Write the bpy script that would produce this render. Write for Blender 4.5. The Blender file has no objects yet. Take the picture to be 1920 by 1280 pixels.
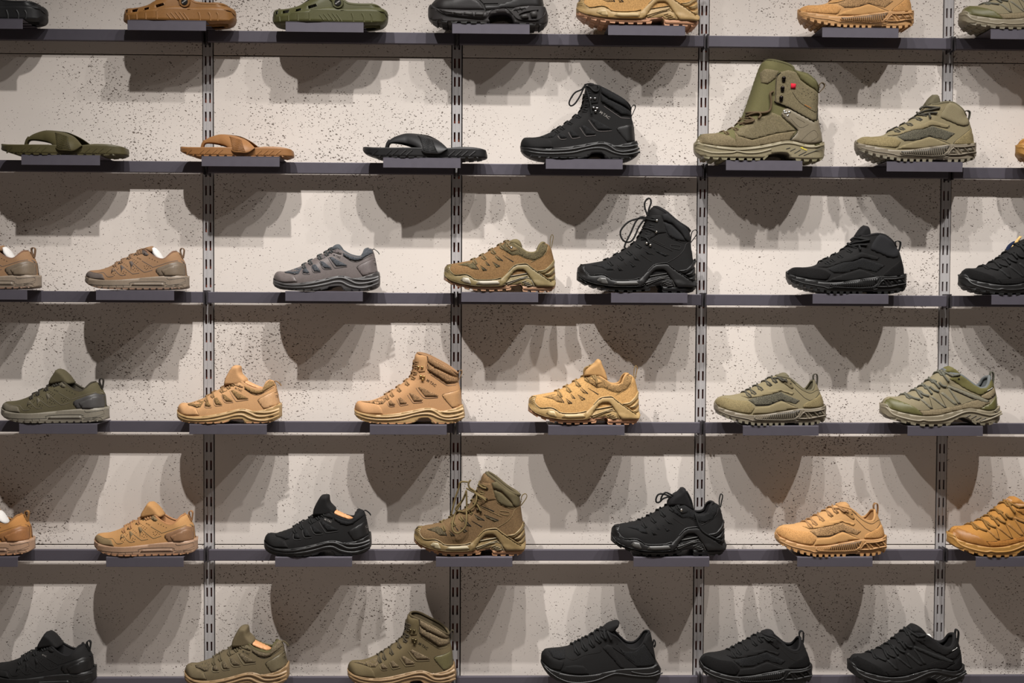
import bpy, bmesh, math, random
import numpy as np
from mathutils import Matrix, Vector
random.seed(7)
scene = bpy.context.scene
COL = scene.collection

# ------------------------------------------------------------------ camera
CAM = (-0.2437, -3.0, 1.4622)
FPX = 2160.7
PITCH, YAW, ROLL = -0.0290, -0.0231, 0.0049
def cam_axes():
    cy, sy, cp, sp = math.cos(YAW), math.sin(YAW), math.cos(PITCH), math.sin(PITCH)
    f = Vector((-sy*cp, cy*cp, sp)); rt = Vector((cy, sy, 0)); up = rt.cross(f)
    cr, sr = math.cos(ROLL), math.sin(ROLL)
    return cr*rt + sr*up, -sr*rt + cr*up, f
RT, UP, FW = cam_axes()
cd = bpy.data.cameras.new('camera'); cd.sensor_width = 36; cd.lens = FPX/1920*36
cam = bpy.data.objects.new('camera', cd); COL.objects.link(cam)
cam.matrix_world = Matrix(((RT.x, UP.x, -FW.x, CAM[0]), (RT.y, UP.y, -FW.y, CAM[1]), (RT.z, UP.z, -FW.z, CAM[2]), (0, 0, 0, 1)))
scene.camera = cam
def at(u, v, y):
    """pixel of the photograph -> point on the vertical plane at depth y"""
    d = RT*((u-960)/FPX) + UP*((640-v)/FPX) + FW
    t = (y-CAM[1])/d.y
    return Vector(CAM) + d*t

# ------------------------------------------------------------------ light
scene.view_settings.view_transform = 'Standard'; scene.view_settings.look = 'None'
scene.view_settings.exposure = 0.22; scene.view_settings.gamma = 1.0
w = bpy.data.worlds.new('world'); scene.world = w; w.use_nodes = True
w.node_tree.nodes['Background'].inputs[0].default_value = (1.0, 0.88, 0.78, 1)
w.node_tree.nodes['Background'].inputs[1].default_value = 0.04
# five track spotlights 1.2 m in front of the wall (places measured from the shadows)
for x, z, e in ((-0.82, 3.25, 285), (-0.20, 3.47, 200), (0.315, 3.47, 125), (0.78, 3.43, 125), (1.31, 3.38, 220)):
    ld = bpy.data.lights.new('track_spot', 'SPOT'); ld.energy = e; ld.color = (1.0, 0.965, 0.93)
    ld.shadow_soft_size = 0.02; ld.spot_size = math.radians(160); ld.spot_blend = 1.0
    lo = bpy.data.objects.new('track_spot', ld); COL.objects.link(lo)
    lo.location = (x, -1.2, z)
    lo.rotation_euler = Vector((0, -.34, -.94)).to_track_quat('-Z', 'Y').to_euler()

# ------------------------------------------------------------------ materials
def lin(c):
    return tuple(((v/255)/12.92 if v/255 <= .04045 else ((v/255+.055)/1.055)**2.4) for v in c)
MC = {}
def mat(rgb, kind='fabric'):
    key = (tuple(rgb), kind)
    if key in MC: return MC[key]
    m = bpy.data.materials.new('%s_%02x%02x%02x' % ((kind,)+tuple(rgb))); m.use_nodes = True
    nt = m.node_tree; N = nt.nodes; Lk = nt.links; b = N['Principled BSDF']
    c = lin(rgb)+(1,)
    rough, spec, metal = {'fabric': (.85, .25, 0), 'suede': (.95, .15, 0), 'rubber': (.5, .4, 0), 'gloss': (.4, .45, 0), 'mesh': (.85, .25, 0), 'leather': (.5, .4, 0),
                          'metal': (.25, .5, 1), 'paint': (.5, .5, .45), 'lace': (.8, .3, 0), 'steel': (.34, .5, .15), 'foam': (.5, .35, 0)}[kind]
    b.inputs['Roughness'].default_value = rough; b.inputs['Specular IOR Level'].default_value = spec; b.inputs['Metallic'].default_value = metal
    tc = N.new('ShaderNodeTexCoord')
    if kind in ('metal', 'paint', 'steel', 'gloss'):
        b.inputs['Base Color'].default_value = c
        n = N.new('ShaderNodeTexNoise'); n.inputs['Scale'].default_value = 60; n.inputs['Detail'].default_value = 4
        Lk.new(tc.outputs['Object'], n.inputs['Vector'])
        mr = N.new('ShaderNodeMapRange'); mr.inputs['To Min'].default_value = rough-.06; mr.inputs['To Max'].default_value = rough+.08
        Lk.new(n.outputs['Fac'], mr.inputs['Value']); Lk.new(mr.outputs[0], b.inputs['Roughness'])
    else:
        sc, amp, bump = {'fabric': (900, .18, .12), 'suede': (350, .30, .25), 'rubber': (250, .10, .05), 'leather': (260, .12, .15), 'lace': (1500, .3, .2), 'foam': (300, .08, .04), 'mesh': (420, .5, .5)}[kind]
        if kind == 'mesh':
            t = N.new('ShaderNodeTexVoronoi'); t.inputs['Scale'].default_value = sc
            mp = N.new('ShaderNodeMapping'); mp.inputs['Rotation'].default_value = (0, .6, 0); mp.inputs['Scale'].default_value = (1, .5, 1.7)
            Lk.new(tc.outputs['Object'], mp.inputs[0]); Lk.new(mp.outputs[0], t.inputs['Vector']); fac = t.outputs['Distance']
            rng = (.15, .6)
        else:
            t = N.new('ShaderNodeTexNoise'); t.inputs['Scale'].default_value = sc; t.inputs['Detail'].default_value = 5
            Lk.new(tc.outputs['Object'], t.inputs['Vector']); fac = t.outputs['Fac']; rng = (.3, .7)
        mr = N.new('ShaderNodeMapRange'); mr.inputs['From Min'].default_value, mr.inputs['From Max'].default_value = rng
        Lk.new(fac, mr.inputs['Value'])
        mx = N.new('ShaderNodeMix'); mx.data_type = 'RGBA'
        lo = 1-amp if kind != 'mesh' else 1.2; hi = 1+amp*.6 if kind != 'mesh' else .45
        mx.inputs[6].default_value = tuple(min(1, v*lo) for v in c[:3])+(1,); mx.inputs[7].default_value = tuple(min(1, v*hi) for v in c[:3])+(1,)
        Lk.new(mr.outputs[0], mx.inputs[0]); Lk.new(mx.outputs[2], b.inputs['Base Color'])
        bp = N.new('ShaderNodeBump'); bp.inputs['Strength'].default_value = bump; bp.inputs['Distance'].default_value = .0006
        Lk.new(fac, bp.inputs['Height']); Lk.new(bp.outputs[0], b.inputs['Normal'])
    MC[key] = m
    return m

def concrete():
    m = bpy.data.materials.new('pitted_concrete'); m.use_nodes = True
    nt = m.node_tree; N = nt.nodes; Lk = nt.links; b = N['Principled BSDF']
    tc = N.new('ShaderNodeTexCoord'); oi = N.new('ShaderNodeObjectInfo')
    off = N.new('ShaderNodeVectorMath'); off.operation = 'MULTIPLY_ADD'
    cmb = N.new('ShaderNodeCombineXYZ')
    for i in range(3): Lk.new(oi.outputs['Random'], cmb.inputs[i])
    off.inputs[1].default_value = (37, 0, 53)
    Lk.new(cmb.outputs[0], off.inputs[0]); Lk.new(tc.outputs['Object'], off.inputs[2])
    # warp so that the pits become irregular
    wn = N.new('ShaderNodeTexNoise'); wn.inputs['Scale'].default_value = 90; wn.inputs['Detail'].default_value = 2
    Lk.new(off.outputs[0], wn.inputs['Vector'])
    ws = N.new('ShaderNodeVectorMath'); ws.operation = 'MULTIPLY_ADD'; ws.inputs[1].default_value = (.010, .0, .008)
    Lk.new(wn.outputs['Color'], ws.inputs[0]); Lk.new(off.outputs[0], ws.inputs[2])
    dens = N.new('ShaderNodeTexNoise'); dens.inputs['Scale'].default_value = 3.2; dens.inputs['Detail'].default_value = 2
    Lk.new(off.outputs[0], dens.inputs['Vector'])
    pits = None
    for sc, base, k in ((150, .52, .52), (260, .42, .52), (70, .84, .5)):
        v = N.new('ShaderNodeTexVoronoi'); v.inputs['Scale'].default_value = sc
        v.voronoi_dimensions = '3D'
        mp = N.new('ShaderNodeMapping'); mp.inputs['Rotation'].default_value = (0, .5, 0); mp.inputs['Scale'].default_value = (.8, .3, 1.25)
        Lk.new(ws.outputs[0], mp.inputs[0]); Lk.new(mp.outputs[0], v.inputs['Vector'])
        sp = N.new('ShaderNodeSeparateColor'); Lk.new(v.outputs['Color'], sp.inputs[0])
        # radius = max(0, rand - base - densityterm) * k
        a = N.new('ShaderNodeMath'); a.operation = 'MULTIPLY_ADD'; a.inputs[1].default_value = 1.4; a.inputs[2].default_value = -.69
        Lk.new(dens.outputs['Fac'], a.inputs[0])
        s = N.new('ShaderNodeMath'); s.operation = 'ADD'; Lk.new(sp.outputs[0], s.inputs[0]); Lk.new(a.outputs[0], s.inputs[1])
        r = N.new('ShaderNodeMath'); r.operation = 'SUBTRACT'; r.inputs[1].default_value = base; Lk.new(s.outputs[0], r.inputs[0])
        r2 = N.new('ShaderNodeMath'); r2.operation = 'MULTIPLY'; r2.inputs[1].default_value = k; Lk.new(r.outputs[0], r2.inputs[0])
        d = N.new('ShaderNodeMath'); d.operation = 'SUBTRACT'; Lk.new(r2.outputs[0], d.inputs[0]); Lk.new(v.outputs['Distance'], d.inputs[1])
        q = N.new('ShaderNodeMapRange'); q.inputs['From Min'].default_value = -.02; q.inputs['From Max'].default_value = .05
        Lk.new(d.outputs[0], q.inputs['Value'])
        if pits is None: pits = q.outputs[0]
        else:
            mxx = N.new('ShaderNodeMath'); mxx.operation = 'MAXIMUM'; Lk.new(pits, mxx.inputs[0]); Lk.new(q.outputs[0], mxx.inputs[1]); pits = mxx.outputs[0]
    g = N.new('ShaderNodeTexNoise'); g.inputs['Scale'].default_value = 5; g.inputs['Detail'].default_value = 8; g.inputs['Roughness'].default_value = .6
    Lk.new(off.outputs[0], g.inputs['Vector'])
    mx = N.new('ShaderNodeMix'); mx.data_type = 'RGBA'
    mx.inputs[6].default_value = (.60, .545, .50, 1); mx.inputs[7].default_value = (.70, .64, .59, 1)
    Lk.new(g.outputs['Fac'], mx.inputs[0])
    m2 = N.new('ShaderNodeMix'); m2.data_type = 'RGBA'; m2.inputs[7].default_value = (.09, .06, .045, 1)
    pf = N.new('ShaderNodeMath'); pf.operation = 'MULTIPLY'; pf.inputs[1].default_value = .85; Lk.new(pits, pf.inputs[0])
    Lk.new(pf.outputs[0], m2.inputs[0]); Lk.new(mx.outputs[2], m2.inputs[6]); Lk.new(m2.outputs[2], b.inputs['Base Color'])
    b.inputs['Roughness'].default_value = .75; b.inputs['Specular IOR Level'].default_value = .25
    inv = N.new('ShaderNodeMath'); inv.operation = 'SUBTRACT'; inv.inputs[0].default_value = 1; Lk.new(pits, inv.inputs[1])
    bp = N.new('ShaderNodeBump'); bp.inputs['Strength'].default_value = .9; bp.inputs['Distance'].default_value = .002
    Lk.new(inv.outputs[0], bp.inputs['Height']); Lk.new(bp.outputs[0], b.inputs['Normal'])
    return m

# ------------------------------------------------------------------ helpers
def link(name, me, parent=None):
    o = bpy.data.objects.new(name, me); COL.objects.link(o)
    if parent: o.parent = parent
    return o
def empty(name, loc):
    o = bpy.data.objects.new(name, None); COL.objects.link(o); o.location = loc; o.empty_display_size = .05
    return o
def tag(o, label, cat, group=None):
    o['label'] = label; o['category'] = cat
    if group: o['group'] = group
def mesh_from(verts, faces, smooth=True, name='m'):
    me = bpy.data.meshes.new(name); me.from_pydata(verts, [], faces); me.update()
    if smooth:
        me.polygons.foreach_set('use_smooth', [True]*len(me.polygons))
    return me
class MB:
    def __init__(s): s.v = []; s.f = []
    def box(s, x0, x1, y0, y1, z0, z1):
        n = len(s.v)
        s.v += [(x, y, z) for z in (z0, z1) for y in (y0, y1) for x in (x0, x1)]
        s.f += [(n, n+2, n+3, n+1), (n+4, n+5, n+7, n+6), (n, n+1, n+5, n+4), (n+2, n+6, n+7, n+3), (n, n+4, n+6, n+2), (n+1, n+3, n+7, n+5)]
    def hexa(s, b, t):
        n = len(s.v); s.v += list(b)+list(t)
        s.f += [(n+3, n+2, n+1, n), (n+4, n+5, n+6, n+7)]+[(n+i, n+(i+1) % 4, n+4+(i+1) % 4, n+4+i) for i in range(4)]
    def tube(s, pts, r, n=6, flat=1.0, closed=False):
        pts = [Vector(p) for p in pts]; b = len(s.v); m = len(pts)
        for i, p in enumerate(pts):
            t = (pts[min(i+1, m-1)]-pts[max(i-1, 0)])
            if t.length < 1e-9: t = Vector((1, 0, 0))
            t.normalize()
            a = t.cross(Vector((0, 1, 0)))
            if a.length < 1e-3: a = t.cross(Vector((0, 0, 1)))
            a.normalize(); c = t.cross(a)
            for k in range(n):
                th = 2*math.pi*k/n
                s.v.append(tuple(p+a*(r*flat*math.cos(th))+c*(r*math.sin(th))))
        for i in range(m-1):
            for k in range(n):
                s.f.append((b+i*n+k, b+i*n+(k+1) % n, b+(i+1)*n+(k+1) % n, b+(i+1)*n+k))
        s.f.append(tuple(b+k for k in range(n))[::-1]); s.f.append(tuple(b+(m-1)*n+k for k in range(n)))
    def ball(s, c, r, n=8, sy=1.0):
        b = len(s.v); k = n//2
        for i in range(1, k):
            ph = math.pi*i/k
            for j in range(n):
                th = 2*math.pi*j/n
                s.v.append((c[0]+r*math.sin(ph)*math.cos(th), c[1]-r*sy*math.cos(ph), c[2]+r*math.sin(ph)*math.sin(th)))
        top = len(s.v); s.v.append((c[0], c[1]-r*sy, c[2])); bot = len(s.v); s.v.append((c[0], c[1]+r*sy, c[2]))
        for i in range(k-2):
            for j in range(n):
                s.f.append((b+i*n+j, b+i*n+(j+1) % n, b+(i+1)*n+(j+1) % n, b+(i+1)*n+j))
        for j in range(n):
            s.f.append((top, b+(j+1) % n, b+j)); e = b+(k-2)*n; s.f.append((bot, e+j, e+(j+1) % n))
    def mesh(s, smooth=False): return mesh_from(s.v, s.f, smooth)
def bevelled(me, wd, seg=2):
    bm = bmesh.new(); bm.from_mesh(me)
    bmesh.ops.bevel(bm, geom=bm.edges[:], offset=wd, segments=seg, affect='EDGES', profile=.5)
    bm.to_mesh(me); bm.free(); return me
def setmat(o, m):
    if not o.data.materials: o.data.materials.append(None)
    o.material_slots[0].link = 'OBJECT'; o.material_slots[0].material = m
    return o

# ------------------------------------------------------------------ the wall
P = 0.64; ROWP = 0.3318
rail = lambda i: (i-2.5)*P
rowz = lambda r: 1.5+(3-r)*ROWP
CONC = concrete()
wall = link('wall_back', (lambda b: (b.box(-2.6, 2.6, .031, .12, 0, 3.4), b.mesh())[1])(MB())); wall['kind'] = 'structure'
setmat(wall, mat((60, 42, 32), 'rubber'))
zj = [0.0, at(600, 1021, 0).z, at(600, 105.5, 0).z, 3.2]
for i in range(-1, 6):
    for j in range(3):
        b = MB(); x0, x1 = rail(i)+.0145, rail(i+1)-.0145
        cx, cz = (x0+x1)/2, (zj[j]+zj[j+1])/2
        b.box(x0-cx, x1-cx, 0, .03, zj[j]+.0012-cz, zj[j+1]-.0012-cz)
        o = setmat(link('concrete_panel', bevelled(b.mesh(), .0012), wall), CONC); o.location = (cx, 0, cz)
fl = link('floor', (lambda b: (b.box(-4, 4, -4.5, .12, -.05, 0), b.mesh())[1])(MB())); fl['kind'] = 'structure'
setmat(fl, mat((118, 110, 104), 'foam'))

# slotted uprights
def upright_mesh():
    b = MB(); p = ROWP/7; z = .02
    xs = (-.0118, -.0078, -.0032, .0032, .0078, .0118); n = int(3.1/p)
    for a, c, y in ((xs[0], xs[1], -.0022), (xs[2], xs[3], -.0022), (xs[4], xs[5], -.0022)):
        b.box(a, c, y, .004, z, z+n*p)
    for k in range(n):
        for a, c in ((xs[1], xs[2]), (xs[3], xs[4])):
            b.box(a, c, -.0010, .003, z+k*p, z+k*p+p*.47)
    for sx in (-1, 1): b.box(min(sx*.0118, sx*.0102), max(sx*.0118, sx*.0102), .004, .028, z, z+n*p)
    return b.mesh()
UM = upright_mesh()
bb = MB(); bb.box(-.010, .010, .012, .014, .02, 3.1); BK = bb.mesh()
UPL = {1: 'slotted steel upright behind the tan clog and the coyote flip-flop',
       2: 'slotted steel upright behind the black flip-flop heel and the brown lace-up boot',
       3: 'slotted steel upright crossing behind the toe of the tall olive boot',
       4: 'slotted steel upright crossing behind the tongue of the olive hiking shoe',
       0: 'slotted steel upright past the heel-only black clog', 5: 'slotted steel upright past the mustard hiking shoe'}
for i in range(0, 6):
    o = setmat(link('slotted_upright', UM), mat((184, 181, 181), 'steel')); o.location = (rail(i), 0, 0)
    tag(o, UPL[i], 'upright', 'slotted uprights of the shelf wall')
    k = setmat(link('backing_strip', BK, o), mat((150, 62, 30), 'foam')); k['label'] = 'rust-red strip seen through the slots'

# ------------------------------------------------------------------ tracing tools
MPP = 1/745.0
def pp(s):
    if not isinstance(s, str): return list(s)
    return [tuple(float(q) for q in t.split(',')) for t in s.split()]
def cr(pts, n=4):
    """Catmull-Rom densified polyline"""
    out = []
    for i in range(len(pts)-1):
        p0 = pts[max(i-1, 0)]; p1 = pts[i]; p2 = pts[i+1]; p3 = pts[min(i+2, len(pts)-1)]
        for k in range(n):
            t = k/n
            out.append(tuple(.5*((2*p1[j])+(-p0[j]+p2[j])*t+(2*p0[j]-5*p1[j]+4*p2[j]-p3[j])*t*t+(-p0[j]+3*p1[j]-3*p2[j]+p3[j])*t**3) for j in range(2)))
    out.append(pts[-1]); return out
def dist(x, z, pl):
    P_ = np.stack([x, z], 1); a = np.array(pl[:-1]); b = np.array(pl[1:]); d = b-a; L2 = (d**2).sum(1)+1e-12
    best = np.full(len(x), 1e9)
    for i in range(len(a)):
        t = np.clip(((P_-a[i])@d[i])/L2[i], 0, 1)
        q = a[i]+t[:, None]*d[i]
        best = np.minimum(best, np.hypot(*(P_-q).T))
    return best
def rnd(s, p=2.0):
    s = np.clip(s, 0, 1); return (1-(1-s)**p)**(1/p)
PU = [0, .01, .03, .07, .13, .22, .32, .42, .55, .68, .8, .88, .94, .975, .993, 1]
PW = [0, .24, .42, .62, .79, .93, 1, .98, .88, .82, .81, .78, .68, .5, .28, 0]
PWU = [0, .24, .42, .62, .79, .93, 1, .98, .88, .82, .81, .80, .79, .78, .78, .78]
def gridface(poly, cell, extra=()):
    bm = bmesh.new()
    vs = [bm.verts.new((x, 0, z)) for x, z in poly]
    bm.faces.new(vs)
    xs = [p[0] for p in poly]; zs = [p[1] for p in poly]
    def cut(co, no):
        bmesh.ops.bisect_plane(bm, geom=bm.verts[:]+bm.edges[:]+bm.faces[:], dist=1e-6, plane_co=co, plane_no=no)
    for lo, hi, ax in ((min(xs), max(xs), 0), (min(zs), max(zs), 2)):
        n = max(1, int((hi-lo)/cell))
        for i in range(1, n):
            co = [0, 0, 0]; no = [0, 0, 0]; co[ax] = lo+(hi-lo)*i/n+1e-5; no[ax] = 1
            cut(co, no)
    for h in extra:                     # convex holes
        for i in range(len(h)):
            a, b_ = h[i], h[(i+1) % len(h)]
            cut((a[0], 0, a[1]), (b_[1]-a[1], 0, a[0]-b_[0]))
        cx = sum(q[0] for q in h)/len(h); cz = sum(q[1] for q in h)/len(h)
        def inside(px, pz):
            for i in range(len(h)):
                a, b_ = h[i], h[(i+1) % len(h)]
                s1 = (b_[0]-a[0])*(pz-a[1])-(b_[1]-a[1])*(px-a[0]); s2 = (b_[0]-a[0])*(cz-a[1])-(b_[1]-a[1])*(cx-a[0])
                if s1*s2 < 0: return False
            return True
        kill = [f for f in bm.faces if inside(f.calc_center_median().x, f.calc_center_median().z)]
        bmesh.ops.delete(bm, geom=kill, context='FACES')
    bmesh.ops.dissolve_degenerate(bm, dist=1e-5, edges=bm.edges[:])
    bm.verts.index_update(); bm.normal_update()
    V = np.array([(v.co.x, v.co.z) for v in bm.verts])
    F = [[v.index for v in (f.verts if f.normal.y < 0 else reversed(f.verts[:]))] for f in bm.faces]
    E = [tuple(v.index for v in e.verts) for e in bm.edges if len(e.link_faces) == 1]
    bm.free(); return V, F, E

EACH = {'side_rib', 'window_edging', 'sole_ridge', 'shank_rib', 'rib', 'grip_rib', 'vamp_piping', 'side_slit', 'heel_truss', 'toe_ridge', 'brace_ridge', 'seam_ridge', 'rib_frame', 'brace_rib', 'sole_edge', 'panel_seam', 'sole_groove_shade', 'seam', 'stitching', 'frame_ridge'}
class Fam:
    def __init__(s, k, x0, x1, y0, W=.052, taper=(.25, .065), Rv=.036, Rh=.03):
        s.k, s.x0, s.x1, s.y0, s.W, s.taper, s.Rv, s.Rh = k, x0, x1, y0, W, taper, Rv, Rh
        s.L = (x1-x0)/k*MPP; s.parts = []; s.V = s.H = s.C = None; s.T = None
    def p(s, st, n=0):
        pts = pp(st) if isinstance(st, str) else st
        q = [((a-s.x0)/s.k*MPP, (s.y0-b)/s.k*MPP) for a, b in pts]
        return cr(q, n) if n else q
    def add(s, name, me, role, sub=True, opt=None, label=None): s.parts.append((name, me, role, sub, opt, label))
    # -- side-view half widths
    def ys(s, x, z=None): return s.W*np.interp(np.asarray(x)/s.L, PU, PW)
    def ztop(s, x): return np.interp(x, [q[0] for q in s.T], [q[1] for q in s.T])
    def yu(s, x, z):
        x = np.asarray(x, float); z = np.asarray(z, float)
        y = s.W*.95*np.interp(x/s.L, PU, PWU)
        y = y*rnd(dist(x, z, s.V)/s.Rv, 2.3)*rnd(dist(x, z, s.H)/s.Rh)
        h = np.clip((z-s.ztop(x))/s.taper[1], 0, 1)
        return y*(1-s.taper[0]*h**1.4)
    def S(s, x, z):
        x = np.asarray(x, float); z = np.asarray(z, float)
        if s.V is None: return s.ys(x)
        t = np.clip((s.ztop(x)+.003-z)/.006, 0, 1)
        return np.maximum(s.yu(x, z), s.ys(x)*t*t*(3-2*t))
    def inflate(s, poly, yf, cell=.0036, strip=True, holes=(), openline=None):
        V, F, E = gridface(poly, cell, holes)
        Y = yf(V[:, 0], V[:, 1]); n = len(V)
        far = [i if Y[i] < 2e-4 else None for i in range(n)]
        verts = [(V[i, 0], -Y[i] if far[i] is None else 0, V[i, 1]) for i in range(n)]
        for i in range(n):
            if far[i] is None: far[i] = len(verts); verts.append((V[i, 0], Y[i], V[i, 1]))
        faces = [f for f in F]+[[far[i] for i in reversed(f)] for f in F]
        if strip:
            for a, b in E:
                if openline is not None:
                    m = (V[a]+V[b])/2
                    if dist(np.array([m[0]]), np.array([m[1]]), openline)[0] < 1.2e-3: continue
                q = [a, b, far[b], far[a]]
                q = [v for i, v in enumerate(q) if v not in q[:i]]
                if len(q) > 2: faces.append(q)
        return mesh_from(verts, faces)
    def sole(s, T, B, name='midsole', role='sole', rnd_edge=True):
        s.T = s.p(T, 4)
        poly = s.T+s.p(B, 4)[::-1]
        s.add(name, s.inflate(clean(poly), lambda x, z: s.ys(x), .006), role, False)
    def body(s, name, poly, role, sub=False, wk=1.0):
        s.add(name, s.inflate(clean(poly), lambda x, z: s.ys(x)*wk, .006), role, sub)
    def lugs(s, B, x0, x1, n, gap, hz, role='out', skip=(), name='tread', inset=.0, tooth=False):
        Bp = s.p(B, 4); bx = [q[0] for q in Bp]; bz = [q[1] for q in Bp]
        o = np.argsort(bx); bx = np.array(bx)[o]; bz = np.array(bz)[o]
        X0, X1 = s.p([(x0, 0)])[0][0], s.p([(x1, 0)])[0][0]; hz = hz/s.k*MPP; m = MB()
        for i in range(n):
            a = X0+(X1-X0)*(i+gap/2)/n; b = X0+(X1-X0)*(i+1-gap/2)/n
            if any(q0 <= ((a+b)/2/MPP*s.k+s.x0) <= q1 for q0, q1 in skip): continue
            za, zb = np.interp(a, bx, bz), np.interp(b, bx, bz); ya, yb = s.ys(a)*1.01, s.ys(b)*1.01
            c = (b-a)*.12
            for sg in (-1, 1):
                for f0, f1 in ((1.0, .38), (.30, .0)):
                    m.hexa([(a+c, sg*ya*f0, za-.0001), (b-c, sg*yb*f0, zb), (b-c, sg*yb*f1, zb), (a+c, sg*ya*f1, za)],
                           [(a, sg*ya*f0, za+hz), (b, sg*yb*f0, zb+hz), (b, sg*yb*f1, zb+hz), (a, sg*ya*f1, za+hz)])
        s.add(name, m.mesh(), role, False)
    def upper(s, V, C, H, role='main', rim='lining', rimr=.0028, holes=(), name='upper'):
        s.V = s.p(V, 4); s.C = s.p(C, 4) if C else None; s.H = s.p(H, 4)
        lo = s.V[0][0]; hi = s.H[-1][0]
        bot = [(x, z-.004) for x, z in s.T if lo+.001 < x < hi-.001]
        poly = s.V+(s.C[1:] if s.C else [])+s.H[1:]+bot[::-1]
        s.add(name, s.inflate(clean(poly), s.yu, .0036, True, [s.p(h) for h in holes], s.C), role, False)
        if s.C:
            c = s.C; cx = np.array([q[0] for q in c]); cz = np.array([q[1] for q in c]); Y = s.yu(cx, cz)
            v = []; f = []; n = len(c)
            for sg in (-1, 1):
                b = len(v)
                for dy, dz in ((.0005, 0), (.004, -.002), (.006, -.035), (.03, -.05)):
                    for i in range(n): v.append((cx[i], sg*max(0, Y[i]-dy), cz[i]+dz))
                for r in range(3):
                    for i in range(n-1): f.append((b+r*n+i, b+r*n+i+1, b+(r+1)*n+i+1, b+(r+1)*n+i))
            s.add('lining', mesh_from(v, f), 'lining', False)
            m = MB()
            for sg in (-1, 1): m.tube([(cx[i], sg*max(Y[i]-rimr*.8, 0), cz[i]-rimr*.35) for i in range(n)], rimr, 6)
            s.add('collar_rim', m.mesh(True), rim, False)
    def solid(s, name, poly, hw, edge, role, opt=None, sub=True, label=None, yc=0):
        q = clean(s.p(poly, 3)+s.p([pp(poly)[0]])[:1])
        me = s.inflate(q[:-1] if q[0] == q[-1] else q, lambda x, z: hw*rnd(dist(x, z, q+[q[0]])/edge), .0035)
        s.add(name, me, role, sub, opt, label)
    def patch(s, name, poly, role, h=.0012, cell=.005, sm=0, mirror=None, opt=None, label=None, yf=None, edge=.45, sub=True):
        q = s.p(poly) if not sm else s.p(pp(poly)+pp(poly)[:1], sm)[:-1]
        q = clean(q)
        mirror = name in ('toe_cap', 'heel_counter', 'toe_bumper', 'side_frame') if mirror is None else mirror
        V, F, E = gridface(q, cell)
        Y = (yf or s.S)(V[:, 0], V[:, 1]); bd = set(i for e in E for i in e); n = len(V)
        hh = np.array([h*(edge if i in bd else 1.0) for i in range(n)])
        verts = []; faces = []
        for sg in ((-1, 1) if mirror else (-1,)):
            b = len(verts)
            verts += [(V[i, 0], sg*(Y[i]+hh[i]), V[i, 1]) for i in range(n)]+[(V[i, 0], sg*max(Y[i]-.0015, 0), V[i, 1]) for i in range(n)]
            faces += [[b+i for i in (f if sg < 0 else reversed(f))] for f in F]
            faces += [(b+a, b+c, b+c+n, b+a+n) for a, c in E]
        if mirror: faces += [(a, c, 2*n+c, 2*n+a) for a, c in E if max(Y[a], Y[c]) < .014]
        s.add(name, mesh_from(verts, faces), role, sub, opt, label)
    def lines(s, name, sts, role, wd=8, h=.0007, n=3, opt=None, mirror=False, taper=False, yf=None, label=None, sub=True):
        if name in EACH and len(sts) > 1:
            for st in sts: s.lines(name, [st], role, wd, h, n, opt, False, taper, yf, label, sub)
            return
        mirror = False; v = []; f = []; wd = wd/s.k*MPP
        for st in sts:
            q = s.p(st, n); q = resample(q, .004); m = len(q)
            if m < 2: continue
            X = []; Z = []; C = []
            for i in range(m):
                t = np.array(q[min(i+1, m-1)])-np.array(q[max(i-1, 0)]); t = t/(np.hypot(*t)+1e-9); nn = np.array((-t[1], t[0]))
                ww = wd*(1 if not taper else (.25+.75*i/(m-1)))
                for o in (-.5, 0, .5): X.append(q[i][0]+nn[0]*ww*o); Z.append(q[i][1]+nn[1]*ww*o); C.append(h if o == 0 else .0001)
            Y = (yf or s.S)(np.array(X), np.array(Z))
            for sg in ((-1, 1) if mirror else (-1,)):
                b = len(v)
                v += [(X[i], sg*(Y[i]+C[i]), Z[i]) for i in range(len(X))]
                for i in range(m-1):
                    for k in (0, 1): f.append((b+i*3+k, b+i*3+k+1, b+i*3+k+4, b+i*3+k+3))
        s.add(name, mesh_from(v, f), role, sub, opt, label)
    def dots(s, name, pts, role, r=5, h=.0005):
        m = MB(); r = r/s.k*MPP; q = s.p(pts)
        Y = s.S(np.array([a for a, _ in q]), np.array([b for _, b in q]))
        for (x, z), y in zip(q, Y):
            b = len(m.v); m.v += [(x+r*math.cos(t*math.pi/3), -(y+h), z+.6*r*math.sin(t*math.pi/3)) for t in range(6)]; m.f.append(tuple(b+i for i in range(6)))
        s.add(name, m.mesh(), role)
    def studs(s, name, pts, role='metal', r=16, sy=.7, opt=None):
        q = s.p(pts); r = r/s.k*MPP; m = MB()
        Y = s.S(np.array([a for a, _ in q]), np.array([b for _, b in q]))
        for (x, z), y in zip(q, Y): m.ball((x, -(y+r*.3+.0015), z), r, 10, sy)
        s.add(name, m.mesh(True), role, True, opt)
    def cord(s, name, st, role='lace', r=.0019, opt=None, off=.003, ymin=.012, n=4, flat=1.0, sub=True, label=None):
        m = MB()
        for t in ([st] if isinstance(st, str) else st):
            q = resample(s.p(t, n), .004); x = np.array([a for a, _ in q]); z = np.array([b for _, b in q])
            inside = np.array([in_poly(a, b, s.outline) for a, b in q])
            Y = np.where(inside, s.S(x, z)+off, ymin)
            Y = np.maximum(Y, ymin)
            m.tube([(x[i], -Y[i], z[i]) for i in range(len(q))], r, 6, flat)
        s.add(name, m.mesh(True), role, sub, opt, label)
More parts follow.
